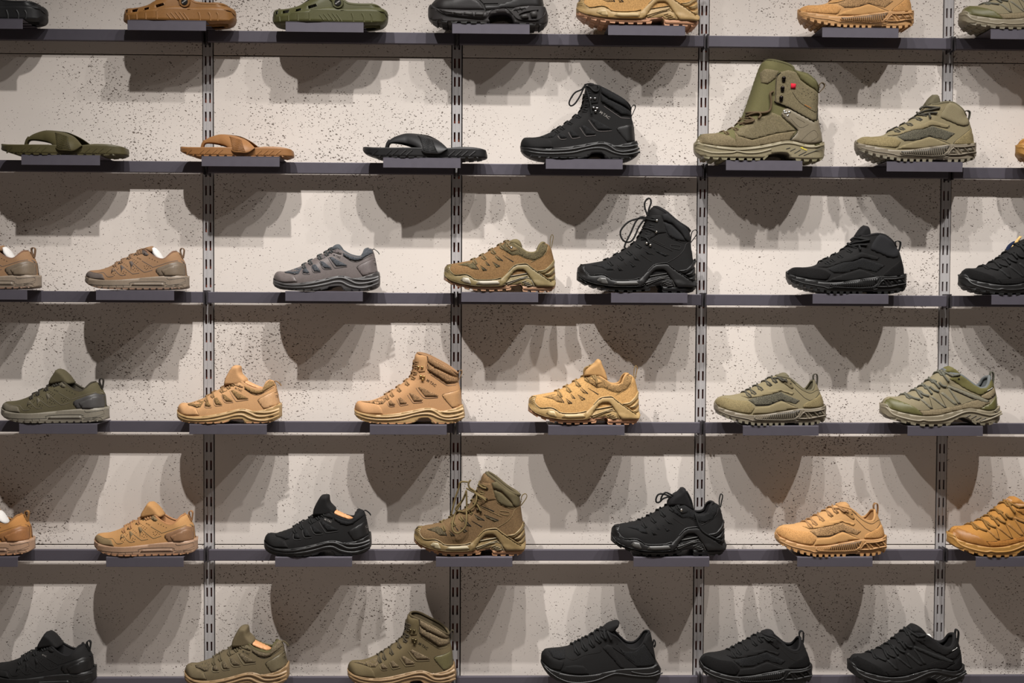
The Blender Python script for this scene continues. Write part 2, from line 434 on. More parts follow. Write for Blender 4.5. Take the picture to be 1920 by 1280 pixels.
    def laces(s, pts, role='lace', r=.0021, dep=.016, name='lace'):
        V = np.array(s.V); m = MB()
        for a in s.p(pts):
            d = np.hypot(V[:, 0]-a[0], V[:, 1]-a[1]); i = int(np.argmin(d)); c = V[i]
            t = V[min(i+2, len(V)-1)]-V[max(i-2, 0)]; t = t/np.hypot(*t); n = np.array((t[1], -t[0]))
            def sp(q, off, y=None):
                yy = float(s.S([q[0]], [q[1]])[0])+off if y is None else y
                return (q[0], -yy, q[1])
            for sg, dt in ((1, .006), (1, -.005)):
                e = c+n*dep+t*(dt*.3+.002); g = c+n*dep*.5+t*dt*.6; u = c-n*.0018-t*dt*.3; w_ = c-n*.0018-t*dt
                far = c+n*.006-t*dt*1.5
                m.tube([sp(e, .0002), sp(g, .0015), sp(c+n*.002+t*dt*.2, 0, .011), sp(u, 0, .004), sp(w_, 0, -.006), (far[0], float(s.S([far[0]], [far[1]])[0]), far[1])], r, 6)
        s.add(name, m.mesh(True), role, False)
    def loop(s, st, role='loop', wd=.006, th=.0009, name='pull_loop'):
        q = resample(s.p(st, 5), .003); v = []; f = []; n = len(q)
        for i in range(n):
            t = np.array(q[min(i+1, n-1)])-np.array(q[max(i-1, 0)]); t = t/(np.hypot(*t)+1e-9); nn = np.array((-t[1], t[0]))*th
            for sy, sn in ((-1, -1), (1, -1), (1, 1), (-1, 1)): v.append((q[i][0]+nn[0]*sn, sy*wd, q[i][1]+nn[1]*sn))
        for i in range(n-1):
            for k in range(4): f.append((i*4+k, i*4+(k+1) % 4, i*4+4+(k+1) % 4, i*4+4+k))
        s.add(name, mesh_from(v, f, False), role, False)
    def text(s, body, c, width, ang, role='logo', opt=None, yf=None, h=.0008, name='lettering', heightx=1.0):
        cu = bpy.data.curves.new('t', 'FONT'); cu.body = body; cu.align_x = 'CENTER'; cu.align_y = 'CENTER'; cu.size = 1; cu.offset = .012
        o = bpy.data.objects.new('t', cu); COL.objects.link(o)
        me = bpy.data.meshes.new_from_object(o.evaluated_get(bpy.context.evaluated_depsgraph_get()))
        co = np.array([v.co[:] for v in me.vertices]); wd = co[:, 0].max()-co[:, 0].min()
        k = width/s.k*MPP/wd; a = math.radians(ang); c = s.p([c])[0]
        x = c[0]+k*(co[:, 0]*math.cos(a)-co[:, 1]*heightx*math.sin(a)); z = c[1]+k*(co[:, 0]*math.sin(a)+co[:, 1]*heightx*math.cos(a))
        Y = (yf or s.S)(x, z)+h
        m2 = mesh_from([(x[i], -Y[i], z[i]) for i in range(len(x))], [tuple(q.vertices) for q in me.polygons], False)
        bpy.data.objects.remove(o); bpy.data.meshes.remove(me); bpy.data.curves.remove(cu)
        s.add(name, m2, role, True, opt)
    @property
    def outline(s): return s.V+(s.C or [])+s.H
def clean(q):
    out = []
    for a in q:
        if not out or math.hypot(a[0]-out[-1][0], a[1]-out[-1][1]) > 2e-4: out.append(a)
    if math.hypot(out[0][0]-out[-1][0], out[0][1]-out[-1][1]) < 2e-4: out.pop()
    return out
def resample(q, step):
    out = [q[0]]
    for a in q[1:-1]:
        if math.hypot(a[0]-out[-1][0], a[1]-out[-1][1]) >= step*.7: out.append(a)
    res = []
    out.append(q[-1])
    for i in range(len(out)-1):
        a, b = out[i], out[i+1]; n = max(1, int(math.hypot(b[0]-a[0], b[1]-a[1])/step))
        for k in range(n): res.append((a[0]+(b[0]-a[0])*k/n, a[1]+(b[1]-a[1])*k/n))
    res.append(out[-1]); return res
def in_poly(x, z, q):
    c = False; j = len(q)-1
    for i in range(len(q)):
        if (q[i][1] > z) != (q[j][1] > z) and x < (q[j][0]-q[i][0])*(z-q[i][1])/(q[j][1]-q[i][1]+1e-12)+q[i][0]: c = not c
        j = i
    return c
def mapz(st, f): return [f(a, b) for a, b in pp(st)]
FAM = {}
#FAMILIES
def fam_runner():
    F = Fam(8, 72, 1640, 822)
    B = "74,640 100,688 180,738 300,782 450,804 700,810 1000,810 1400,803 1560,790 1625,768 1640,725 1640,640"
    F.sole("74,605 150,632 300,660 450,672 650,670 860,650 1100,625 1300,608 1450,602 1560,598 1636,600", B)
    F.lugs(B, 110, 1620, 15, .18, 22)
    F.upper("78,610 85,575 130,532 180,520 300,508 420,472 520,425 640,358 760,290 880,225 950,200",
            "950,200 1010,212 1060,242 1150,305 1220,340 1290,352 1340,330 1380,280 1415,236 1445,228",
            "1445,228 1490,245 1525,300 1560,370 1580,420 1590,500 1597,570 1600,605")
    F.solid('tongue', "900,220 980,178 1060,150 1100,160 1112,240 1070,262 1000,225", .024, .006, 'main', 'short', sub=False)
    F.solid('tongue', "790,290 800,205 844,128 888,58 915,36 960,45 1027,100 1095,180 1135,250 1070,275 1000,250", .026, .006, 'main', 'tall', sub=False)
    F.solid('paper_stuffing', "1085,165 1130,172 1190,230 1255,335 1250,380 1150,360 1090,280", .022, .012, 'paper', 'paper', False, 'crumpled white paper')
    F.patch('toe_cap', "92,592 110,548 150,540 250,568 385,578 410,590 455,668 300,656 180,635 100,608", 'over', .0012)
    F.patch('heel_counter', "1200,510 1235,480 1500,380 1580,415 1596,602 1260,614 1200,540", 'heel', .0016)
    F.patch('heel_inlay', "1285,525 1510,420 1575,450 1590,600 1335,610", 'heel2', .003, edge=.8)
    F.patch('eyelet_plate', "960,212 990,208 1030,240 1085,285 1060,305 1020,300 975,270 950,262", 'over', .0014)
    F.dots('eyelet', "1020,270", 'dark', 11, .0022)
    for st in ("800,390 835,385 870,440 845,470 840,530 832,470", "668,448 700,450 735,490 710,515 700,560 690,510", "545,500 580,495 605,530 570,540 548,585 545,530",
               "620,410 660,400 650,430 625,435", "740,340 790,325 780,350 745,360", "840,285 900,262 900,280 850,300"):
        F.patch('side_overlay', st, 'over', .001, .006, mirror=False)
    F.lines('seam', ["850,400 920,470 1020,545 1060,548 1150,520", "720,470 850,570 880,578 960,565", "590,510 690,600 770,595", "160,540 300,568 420,562 500,625 590,615",
                     "990,380 1140,465 1180,470 1500,370 1580,410", "1200,510 1210,550 1260,610", "1285,525 1340,605"], 'over', 9, .0008)
    F.dots('perforation', "1030,460 1065,455 1095,470 1040,490 1080,495 1120,490 1060,510 870,465 890,490 920,500 870,515 900,535 940,525 740,545 770,560 730,570 755,590 590,545 615,570 580,585 600,600 "
           "840,350 870,365 900,380 930,400 850,385 880,400 910,420 730,430 760,445 780,465 620,480 650,495 640,515 1100,340 1140,355 1180,375 1220,395", 'dark', 8)
    F.lines('sole_groove_shade', ["835,745 862,703 1318,693 1345,742 1500,730 1638,682", "1370,630 1405,660 1634,625", "1350,765 1500,752 1640,712", "200,738 330,746 560,750 835,745",
                            "325,742 345,785", "420,747 435,797", "525,748 530,806", "630,746 645,800", "730,742 745,788"], 'groove', 7, .0006)  # raised dark lines: the shade of the grooves put into colour
    F.patch('sole_window', "850,757 875,715 1310,708 1335,757", 'sole2', .0012, .008, mirror=False)  # recess shade of the window painted as a darker sole patch
    F.laces("545,415 650,352 760,290 870,230 925,208", dep=.013)
    F.loop("1540,320 1508,240 1510,195 1535,178 1562,200 1560,250 1548,330", wd=.005)
    F.text('M-TAC', (945, 345), 70, -22)
    return F
FAM['runner'] = fam_runner()

def fam_mlow():
    F = Fam(6.4, 205, 1490, 748)
    B = "206,640 240,690 330,728 480,738 700,738 860,728 900,702 980,685 1040,690 1070,728 1090,738 1300,736 1400,722 1470,684 1490,640 1485,560"
    F.sole("207,590 240,622 380,655 540,655 700,632 860,598 980,568 1060,562 1130,576 1180,592 1300,575 1400,545 1470,508", B)
    F.lugs(B, 240, 1450, 13, .16, 14, skip=((880, 1075),))
    F.upper("214,612 214,570 240,525 280,508 350,510 450,480 550,440 650,380 760,318 860,262 910,225 950,210",
            "950,210 1000,228 1080,278 1150,310 1230,330 1275,325 1300,290 1315,245 1345,225",
            "1345,225 1385,232 1405,260 1420,300 1440,400 1455,480 1466,518")
    F.solid('tongue', "880,258 925,205 970,180 1010,190 1050,250 1030,285 940,275", .024, .006, 'lining', 'short', sub=False)
    F.solid('tongue', "785,300 800,215 835,140 870,82 900,50 940,44 980,52 990,100 1000,146 1030,180 1068,225 1045,275 940,290", .026, .006, 'main', 'tall', sub=False)
    F.solid('insole_board', "1010,200 1050,225 1150,275 1275,332 1235,345 1120,315 1040,280", .018, .004, 'insole', 'insole', False, 'pale orange insole board')
    for nm, st in (('mesh_panel', "350,518 450,487 550,450 575,470 555,515 540,545 490,555 430,538 370,532"),
                   ('mesh_panel', "895,345 935,340 1115,440 1100,450 985,455"), ('mesh_panel', "790,390 830,395 930,470 920,480 850,478 810,440"),
                   ('mesh_panel', "700,435 740,430 805,510 790,520 730,515 700,470"), ('mesh_panel', "600,480 630,475 675,530 650,540 595,535 590,505"),
                   ('mesh_panel', "745,350 800,318 850,330 850,350 780,375"), ('mesh_panel', "860,285 920,262 935,285 880,305")):
        F.patch(nm, st, 'mesh', .0007, .006)
    F.patch('collar_padding', "1060,290 1150,325 1230,345 1280,335 1305,270 1345,230 1385,238 1410,285 1330,335 1260,378 1210,388 1150,372 1070,325", 'mesh', .003, .005)
    F.patch('toe_cap', "214,602 228,548 275,512 350,527 420,548 490,572 530,642 380,652 260,626", 'main', .0014)
    F.patch('heel_counter', "1225,465 1260,435 1430,345 1452,488 1462,515 1300,568 1240,490", 'heel', .0014)
    F.patch('eyelet_plate', "920,262 985,245 1050,290 1040,312 1000,305 940,285", 'over', .0014)
    F.dots('eyelet', "965,266 1005,285", 'dark', 8, .002)
    F.lines('window_edging', ["885,350 960,460 990,470 1115,455", "785,400 820,465 850,490 935,485", "692,440 705,500 730,528 805,522", "585,490 590,540 625,550 680,545"], 'edge', 9, .0012)
    F.lines('seam', ["1225,465 1260,435 1430,345", "1225,465 1300,568", "1250,470 1290,440 1435,365", "1060,325 1150,385 1210,400 1270,385 1420,300", "490,572 530,642"], 'dark', 6, .0005)
    F.lines('sole_ridge', ["225,628 380,672 540,680 700,660 860,625 980,592 1060,590 1130,615 1220,655 1320,655 1420,630 1487,600", "208,645 330,695 520,708 700,698 860,668 960,642 1050,640 1130,680 1240,705 1350,700 1487,650",
                           "1180,600 1300,612 1400,598 1480,565"], 'ridge', 26, .0026, mirror=True)
    F.laces("565,432 655,378 755,320 845,270 890,240", dep=.014)
    F.loop("1395,262 1400,238 1430,245 1465,275 1478,298", wd=.004)
    F.text('M-TAC', (990, 332), 92, -22)
    F.text('M', (1435, 420), 22, -80)
    return F
FAM['mlow'] = fam_mlow()

def fam_mmid():
    F = Fam(8, 35, 1815, 1202, taper=(.14, .12), Rv=.036)
    B = "38,1000 62,1075 150,1135 300,1176 500,1190 900,1190 1040,1160 1100,1110 1200,1098 1270,1120 1300,1185 1400,1192 1620,1188 1740,1150 1808,1095 1810,1040 1785,920"
    F.sole("38,960 60,1000 200,1030 450,1050 700,1030 950,985 1150,945 1260,938 1340,955 1440,990 1560,970 1700,935 1770,905", B)
    F.lugs(B, 90, 1770, 13, .16, 16, skip=((1040, 1290),))
    F.upper("45,990 48,930 80,870 130,850 250,852 350,830 450,790 550,740 700,645 830,545 930,460 960,400 980,330 990,250 1000,160 1020,95 1050,75",
            "1050,75 1130,90 1220,120 1350,185 1500,265 1610,340 1690,405",
            "1690,405 1700,480 1720,580 1745,680 1755,800 1765,905", rimr=.0035)
    F.patch('cuff_padding', "1225,130 1350,192 1500,272 1610,347 1688,412 1692,465 1600,420 1480,360 1330,290 1225,215", 'mesh', .005, .004, edge=.1)
    F.patch('cuff_padding', "1222,228 1330,302 1480,372 1600,432 1698,482 1705,545 1540,545 1400,450 1225,345", 'mesh', .005, .004, edge=.1)
    for st in ("1070,620 1110,600 1395,745 1385,770 1190,770", "930,710 980,700 1150,810 1130,840 1010,845", "760,790 800,770 900,860 880,880 790,885", "605,840 640,815 720,880 700,905 620,905",
               "150,858 330,850 450,800 550,755 565,830 520,880 440,888 330,875"):
        F.patch('mesh_panel', st, 'mesh', .0007, .006)
    F.patch('eyelet_panel', "1015,120 1130,105 1205,125 1212,205 1180,370 1090,385 1030,330", 'over', .0015)
    F.patch('toe_cap', "50,985 58,920 95,868 150,862 330,882 440,892 500,960 520,1045 300,1040 130,1015", 'main', .0014)
    F.patch('heel_counter', "1455,740 1500,715 1730,660 1752,800 1762,900 1620,945 1470,770", 'heel', .0016)
    F.lines('window_edging', ["1040,620 1130,740 1200,785 1390,775", "910,735 990,850 1020,862 1150,850", "740,810 790,895 820,902 920,882", "585,860 625,915 710,912", "1270,410 1500,565 1560,585 1670,580"], 'edge', 11, .0012)
    F.lines('seam', ["1455,740 1500,715 1730,660", "1455,740 1480,785 1620,945", "1480,790 1520,760 1735,690", "1215,120 1225,230 1222,345 1400,455 1540,550 1705,548"], 'dark', 8, .0006)
    F.lines('sole_ridge', ["60,1015 300,1070 500,1085 750,1070 1000,1020 1150,985 1260,975 1340,1000 1450,1070 1560,1085 1700,1060 1800,1020", "45,1050 250,1110 500,1130 800,1112 1000,1062 1150,1037 1280,1045 1400,1095 1550,1128 1700,1112 1810,1080",
                           "1440,1000 1560,1015 1700,992 1788,950"], 'ridge', 34, .0028, mirror=True)
    F.laces("560,735 640,685 740,618 850,530 940,450 968,380 982,300 992,220", dep=.015)
    F.studs('lace_hook', "1075,297 1135,302 1165,450 1145,492 1115,440", 'hook', 24)
    F.cord('lace_bow', ["1000,75 950,140 850,190 780,290 765,360 800,385 860,340 930,230 965,150 1005,80", "990,72 1060,55 1130,65 1190,130 1180,190 1120,190 1060,120 1000,80", "1000,80 1030,200 1070,380 1085,540"], opt='bow', r=.002, off=.004, sub=False)
    F.loop("1702,520 1697,420 1720,368 1752,350 1766,385 1745,440 1705,525", wd=.004)
    F.text('M·TAC', (1282, 545), 172, -33)
    return F
FAM['mmid'] = fam_mmid()

def z_sole(F, f):
    M = lambda st: mapz(st, f)
    k = F.k
    F.sole(M("95,725 150,768 260,797 350,775 420,760 500,790 560,830 700,840 860,830 960,810 1040,850 1180,800 1300,790 1420,830 1520,850 1640,860 1700,870 1768,825"),
           M("95,790 200,868 350,918 600,950 900,950 1060,925 1240,905 1290,945 1680,945 1772,850"))
    T0 = F.T
    F.body('outsole', clean(F.p(M("94,775 200,855 350,905 600,937 900,937 1060,912 1240,892 1290,932 1680,932 1773,835"), 4)+F.p(M("93,835 150,868 260,905 400,945 560,972 750,982 950,978 1070,962 1090,940 1240,912 1270,950 1290,988 1450,992 1680,988 1765,935 1775,840"), 4)[::-1]), 'out', wk=1.02)
    F.T = T0
    F.lugs(M("93,835 150,878 260,925 400,968 560,996 750,1006 950,1002 1060,988 1070,985 1280,1012 1450,1016 1680,1012 1765,955 1775,880"), *[f(x, 0)[0] for x in (130, 1740)], 13, .3, 36, skip=(tuple(f(x, 0)[0] for x in (1075, 1275)),))
    P_ = F.patch
    P_('side_frame', M("930,835 1000,775 1060,715 1130,640 1180,612 1300,597 1340,605 1400,655 1500,725 1640,820 1700,855 1762,825 1768,880 1740,935 1480,938 1400,830 1345,750 1310,700 1270,682 1180,688 1130,725 1080,790 1020,885 960,940 920,935"), 'sole', .0055, .004, edge=.55)
    P_('heel_brace', M("1490,700 1600,678 1690,600 1745,520 1757,560 1750,625 1600,742 1540,748"), 'sole', .0045, .004, edge=.4)
    P_('heel_brace', M("1590,752 1650,730 1750,645 1762,700 1700,765 1640,785"), 'sole', .0045, .004, edge=.4)
    P_('heel_brace', M("1640,815 1700,790 1764,735 1768,790 1745,830 1700,850"), 'sole', .004, .004, edge=.4)
    P_('toe_bumper', M("98,745 106,662 150,614 220,604 195,645 190,690 235,745 280,768 350,772 420,758 500,790 560,832 700,842 860,832 960,812 940,925 600,940 350,905 200,855 110,790"), 'sole', .004, .005, edge=.5)
    F.lines('toe_ridge', [M("212,606 190,650 188,692 235,748 290,768 420,758 500,788 560,830 700,840 860,830 950,805"), M("100,722 130,790 200,845 350,895 600,930 900,930 1020,905")], 'ridge', 12, .0058, mirror=True)
    F.lines('toe_rib', [M("%d,%d %d,%d" % (112+i*6, 690-i*20, 168+i*9, 722-i*26)) for i in range(5)], 'groove', 7, .0048)
    P_('sole_window', M("350,845 390,803 470,813 505,880 500,908 420,888"), 'silver', .0052, .006, mirror=False, edge=.92)
    P_('sole_window', M("580,903 620,860 900,856 935,893 900,908 700,918"), 'silver', .0052, .006, mirror=False, edge=.92)
    P_('shank', M("1015,890 1090,780 1320,735 1345,760 1470,932 1300,935 1250,898 1080,918"), 'sole', .002, .005)
    F.lines('shank_rib', [M("1085,785 1330,740"), M("1020,882 1060,870 1345,775"), M("1040,905 1345,800 1440,930"), M("1260,868 1320,852"), M("1285,886 1360,870"), M("1310,903 1385,888"), M("1330,922 1410,912")], 'silver', 13, .0042)
    F.lines('frame_ridge', [M("1060,712 1130,638 1180,611 1300,596 1340,604 1400,654 1500,724 1640,820 1700,858")], 'ridge', 16, .0068, mirror=True)
    F.lines('brace_ridge', [M("1495,705 1600,690 1700,600 1748,530"), M("1600,755 1680,735 1755,655")], 'ridge', 14, .006, mirror=True)

def fam_zlow():
    F = Fam(8, 92, 1775, 1020)
    F.T = F.p("95,725 560,830 960,810 1300,790 1768,825")
    V = "100,745 105,660 150,610 220,595 330,575 500,540 620,485 700,440 800,380 930,305 1010,260 1090,250"
    H = "1600,272 1660,300 1700,350 1720,420 1740,500 1755,600 1765,720 1768,830"
    F.V = F.p(V, 4); F.H = F.p(H, 4)
    z_sole(F, lambda x, y: (x, y))
    F.upper(V, "1090,250 1160,310 1260,375 1330,420 1420,430 1490,400 1525,320 1560,275 1600,272", H, rim='lining', rimr=.0035)
    F.solid('tongue', "1030,285 1110,232 1180,220 1235,250 1268,330 1255,385 1150,330", .024, .007, 'lining', 'short', sub=False)
    F.solid('tongue', "910,320 940,215 1014,145 1080,108 1112,66 1145,50 1188,78 1205,130 1262,260 1285,390 1150,330", .026, .007, 'lining', 'tall', sub=False)
    F.patch('collar_padding', "1110,275 1260,382 1340,425 1440,430 1500,395 1530,312 1570,280 1650,312 1620,410 1560,490 1440,545 1290,500 1200,460 1110,470 960,375 940,345 1000,290", 'mesh', .0016, .005)
    F.patch('eyelet_flap', "1000,330 1060,300 1200,380 1140,420 1100,425", 'over', .003)
    F.patch('vamp_mesh', "300,612 480,572 560,600 600,690 520,680 450,640", 'mesh', .0007)
    F.lines('side_slit', ["860,455 975,560", "975,475 1130,570", "715,555 780,630", "820,570 930,640", "565,605 615,690", "645,625 735,700"], 'dark', 16, .0008, taper=True)
    for st in ("850,465 965,560 905,548 860,500", "820,575 925,645 880,662", "640,630 735,705 680,712", "700,560 775,632 740,628"):
        F.patch('side_inlay', st, 'mesh', .0005, .006, mirror=False)
    F.lines('stitching', ["1390,575 1540,500 1620,420 1650,340", "1110,470 1200,462 1290,505 1440,550"], 'edge', 6, .0012)
    F.laces("530,530 665,460 800,380 930,305 1030,258", dep=.016)
    F.cord('lace_knot', ["1010,265 1050,300 1090,350", "1090,265 1060,310 1070,340 1110,350"], r=.0024, sub=False)
    F.studs('lace_hook', "1100,360", 'hook', 24)
    F.cord('lace_bow', ["1010,170 960,150 890,120 850,145 820,200 815,250", "980,190 860,145 780,150 745,210 750,260 790,265 850,210 940,180", "1190,100 1260,240 1300,420 1370,620 1500,720 1680,800"], opt='bow', r=.0022, off=.006, sub=False)
    F.cord('lace_bow', ["1000,160 940,190 925,250 950,285 1000,230", "1000,150 1070,140 1130,195 1120,240 1060,230 1005,170", "1050,190 1090,300 1105,420"], opt='bow3', r=.0024, off=.005, sub=False)
    F.loop("1690,345 1688,230 1705,160 1722,150 1736,190 1722,260 1706,350", wd=.003)
    return F
FAM['zlow'] = fam_zlow()

def fam_zboot():
    F = Fam(8, 92, 1870, 1197, taper=(.12, .12))
    f = lambda x, y: (92+(x-92)*1.056, 1197-(1020-y)*1.03)
    V = "100,915 105,840 150,790 220,770 330,752 500,715 640,645 800,553 930,460 1000,375 1075,250 1115,140 1140,60 1165,-20 1200,-70 1240,-80"
    H = "1760,262 1775,340 1785,440 1800,560 1820,680 1845,800 1860,900 1865,1000"
    F.T = F.p(mapz("95,725 560,830 960,810 1300,790 1768,825", f)); F.V = F.p(V, 4); F.H = F.p(H, 4)
    z_sole(F, f)
    F.upper(V, "1240,-80 1300,-50 1400,20 1500,105 1600,178 1700,232 1760,262", H, rimr=.005)
    F.patch('cuff_padding', "1320,50 1400,30 1500,112 1600,186 1700,240 1762,270 1775,430 1700,442 1610,320 1480,190 1345,140", 'cuff', .004, .005, edge=.2)
    F.patch('cuff_padding', "1345,155 1450,190 1590,310 1685,440 1600,440 1430,370 1390,300", 'cuff', .003, .005, edge=.2)
    F.patch('eyelet_panel', "1140,90 1180,55 1300,60 1330,130 1390,310 1270,330 1130,420 1020,430 1080,300", 'main', .0015)
    F.patch('vamp_mesh', "300,795 480,748 580,780 610,868 520,870 440,825", 'mesh', .0007)
    F.lines('side_slit', ["870,580 1000,730", "1010,640 1170,740", "1050,540 1210,640", "1200,545 1430,640", "730,700 800,790", "840,740 940,805", "580,780 620,870", "660,790 745,870", "1130,400 1360,500"], 'dark', 18, .0009, taper=True)
    for st in ("860,590 990,730 920,715", "830,745 935,810 890,828", "650,795 745,875 690,880", "1045,545 1200,640 1110,630", "1210,550 1430,645 1370,665 1240,600"):
        F.patch('side_inlay', st, 'mesh', .0005, .006, mirror=False)
    F.lines('badge_frame', ["1455,490 1590,505 1595,545 1570,560 1455,530 1455,490"], 'edge', 6, .0012)
    F.lines('stitching', ["1390,760 1560,660 1650,560 1690,470 1782,442", "1330,120 1390,300 1430,372 1600,445 1690,450", "1140,420 1480,580"], 'edge', 6, .0012)
    F.studs('lace_hook', "1248,140 1238,305 1150,500 1100,472", 'hook', 22)
    F.laces("530,705 665,632 810,546 935,455 1010,360 1055,285 1095,195 1125,105", dep=.02)
    F.cord('lace', ["1110,100 1180,130 1245,140", "1075,230 1150,260 1235,300", "1030,370 1100,400 1145,490"], r=.0024, sub=False)
    F.cord('lace_bow', ["1105,100 1000,100 850,150 740,270 740,370 800,440 880,440 940,370 1000,230 1070,130 1110,100", "1110,90 1040,75 960,140 880,320 810,460 790,530", "1140,90 1110,0 1090,-60 1090,-140 1130,-195 1170,-190 1180,-130 1150,-40 1130,70"], opt='bow', r=.0022, off=.004, sub=False)
    g = lambda st: [(92+(x-45)*1.193, 1197-(1175-y)*1.19) for x, y in pp(st)]
    F.cord('lace_bow', [g(t) for t in ("800,190 770,230 780,290 850,340 880,400 850,500 760,580 660,610 600,590 620,540 700,450 740,330", "740,330 745,450 745,700 720,790 640,855 580,830 560,760 590,650 680,480 740,350",
                                      "760,220 690,215 650,235 640,300 590,450 540,660", "740,300 850,360 950,400 1000,440")], opt='bow2', r=.0024, off=.012, sub=False)
    F.loop("1782,440 1800,300 1850,255 1882,280 1870,330 1788,445", wd=.003)
    return F
FAM['zboot'] = fam_zboot()

def trail_sole(F, f, toe, band):
    M = lambda st: mapz(st, f)
    B = M("97,690 130,752 250,820 400,868 540,893 700,914 1100,914 1140,908 1250,908 1270,914 1500,909 1600,892 1700,868 1778,815 1782,760 1762,690")
    F.sole(M("97,636 150,684 300,735 560,790 800,780 1000,750 1200,720 1340,700 1500,700 1650,680 1748,655"), B)
    F.lugs(M("97,700 130,772 250,845 400,895 540,922 700,945 1100,945 1250,945 1500,940 1600,922 1700,893 1778,835 1785,790"), *[f(x, 0)[0] for x in (120, 1745)], 18, .36, 40, skip=(tuple(f(x, 0)[0] for x in (1140, 1250)),))
    F.lines('sole_edge', [M("105,625 150,690 300,745 560,800 800,792 1000,762 1200,732 1345,712"), M("150,740 300,800 560,850 640,875 1250,880 1320,862 1480,858 1500,840 1715,815")], 'ridge', 12, .0018, mirror=True)
    F.patch('rib_panel', M("640,800 800,795 1000,770 1350,715 1240,852 680,854"), 'groove', .001, .008, mirror=False)
    sl = []
    for i in range(21):
        x = 690+i*30; yt = 800-(x-690)*.118; yb = 845 if x < 1230 else 845-(x-1230)*1.1
        if yb-yt > 15: sl.append(M("%f,%f %f,%f" % (x-12, yt, x+8, yb)))
    F.lines('sole_slat', sl, 'sole', 14, .0028)
    F.lines('rib_frame', [M("650,800 690,850 1240,850 1345,718"), M("640,875 680,860 1250,862 1370,715")], 'sole', 14, .003)
    F.lines('heel_truss', [M("1310,840 1390,750 1450,838"), M("1300,845 1470,842 1600,818 1715,800"), M("1395,740 1550,735 1715,706"), M("1440,745 1500,815"), M("1540,742 1600,800"), M("1650,725 1700,785")], 'sole', 22, .0038)
    for st in ("1345,828 1390,775 1425,828", "1470,760 1535,755 1575,800 1515,805", "1580,750 1650,740 1685,782 1615,795"):
        F.patch('heel_pocket_shade', M(st), 'sole2', .0006, .006, mirror=False)  # shade inside the heel cutouts painted on as darker sole colour
    F.patch('toe_cap', toe, 'toe', .0014)
    F.patch('side_band', band, 'over', .0016)

def fam_traillow():
    F = Fam(8, 95, 1782, 945)
    V = "99,645 112,603 160,553 240,525 350,518 470,495 560,465 700,388 830,318 950,250 1030,222"; H = "1600,290 1640,350 1670,430 1700,500 1725,570 1745,655"
    F.T = F.p("97,618 560,790 1000,750 1340,700 1748,655"); F.V = F.p(V, 4); F.H = F.p(H, 4)
    trail_sole(F, lambda x, y: (x, y), "108,645 130,596 185,550 240,548 380,578 540,583 600,622 645,690 600,765 560,775 300,730 150,675", "650,682 850,662 950,627 1050,592 1100,602 1305,688 1000,745 800,772 620,780")
    F.upper(V, "1030,222 1160,238 1290,330 1380,405 1450,435 1520,425 1560,370 1580,310 1600,290", H, rimr=.0035)
    F.solid('tongue', "990,258 1060,205 1120,178 1180,185 1220,250 1150,280", .022, .006, 'tongue', sub=False)
    F.patch('side_mesh', "560,570 650,540 830,497 930,482 1050,452 1120,492 1330,580 1270,630 1060,575 950,610 850,645 730,655 660,650", 'mesh', .0008)
    F.patch('lace_stay', "480,518 620,495 780,400 850,385 880,430 1040,410 1100,432 1250,465 1220,500 1060,442 900,490 650,537 560,547", 'over', .0016)
    F.patch('eyelet_plate', "1090,320 1120,255 1200,272 1245,395 1220,412", 'over2', .0018)
    F.dots('eyelet', "1200,332", 'dark', 13, .0026)
    F.patch('heel_counter', "1370,670 1400,625 1650,500 1695,510 1738,655 1500,695 1390,690", 'toe', .0016)
    F.lines('seam', ["1180,250 1300,370 1400,440 1500,470 1600,430 1680,440", "1260,400 1480,580 1690,430", "560,548 650,537 900,490 1060,442 1220,500", "660,655 850,648 950,612 1060,578 1300,688"], 'dark', 7, .0006)
    F.laces("555,465 640,418 735,368 860,300 960,248", dep=.014)
    F.cord('lace_knot', ["960,260 1040,250 1100,270 1145,300", "1020,240 1080,290 1110,280 1140,262"], r=.0026, sub=False)
    F.loop("1605,330 1588,250 1600,205 1640,202 1652,262 1645,370", wd=.005)
    return F
FAM['traillow'] = fam_traillow()

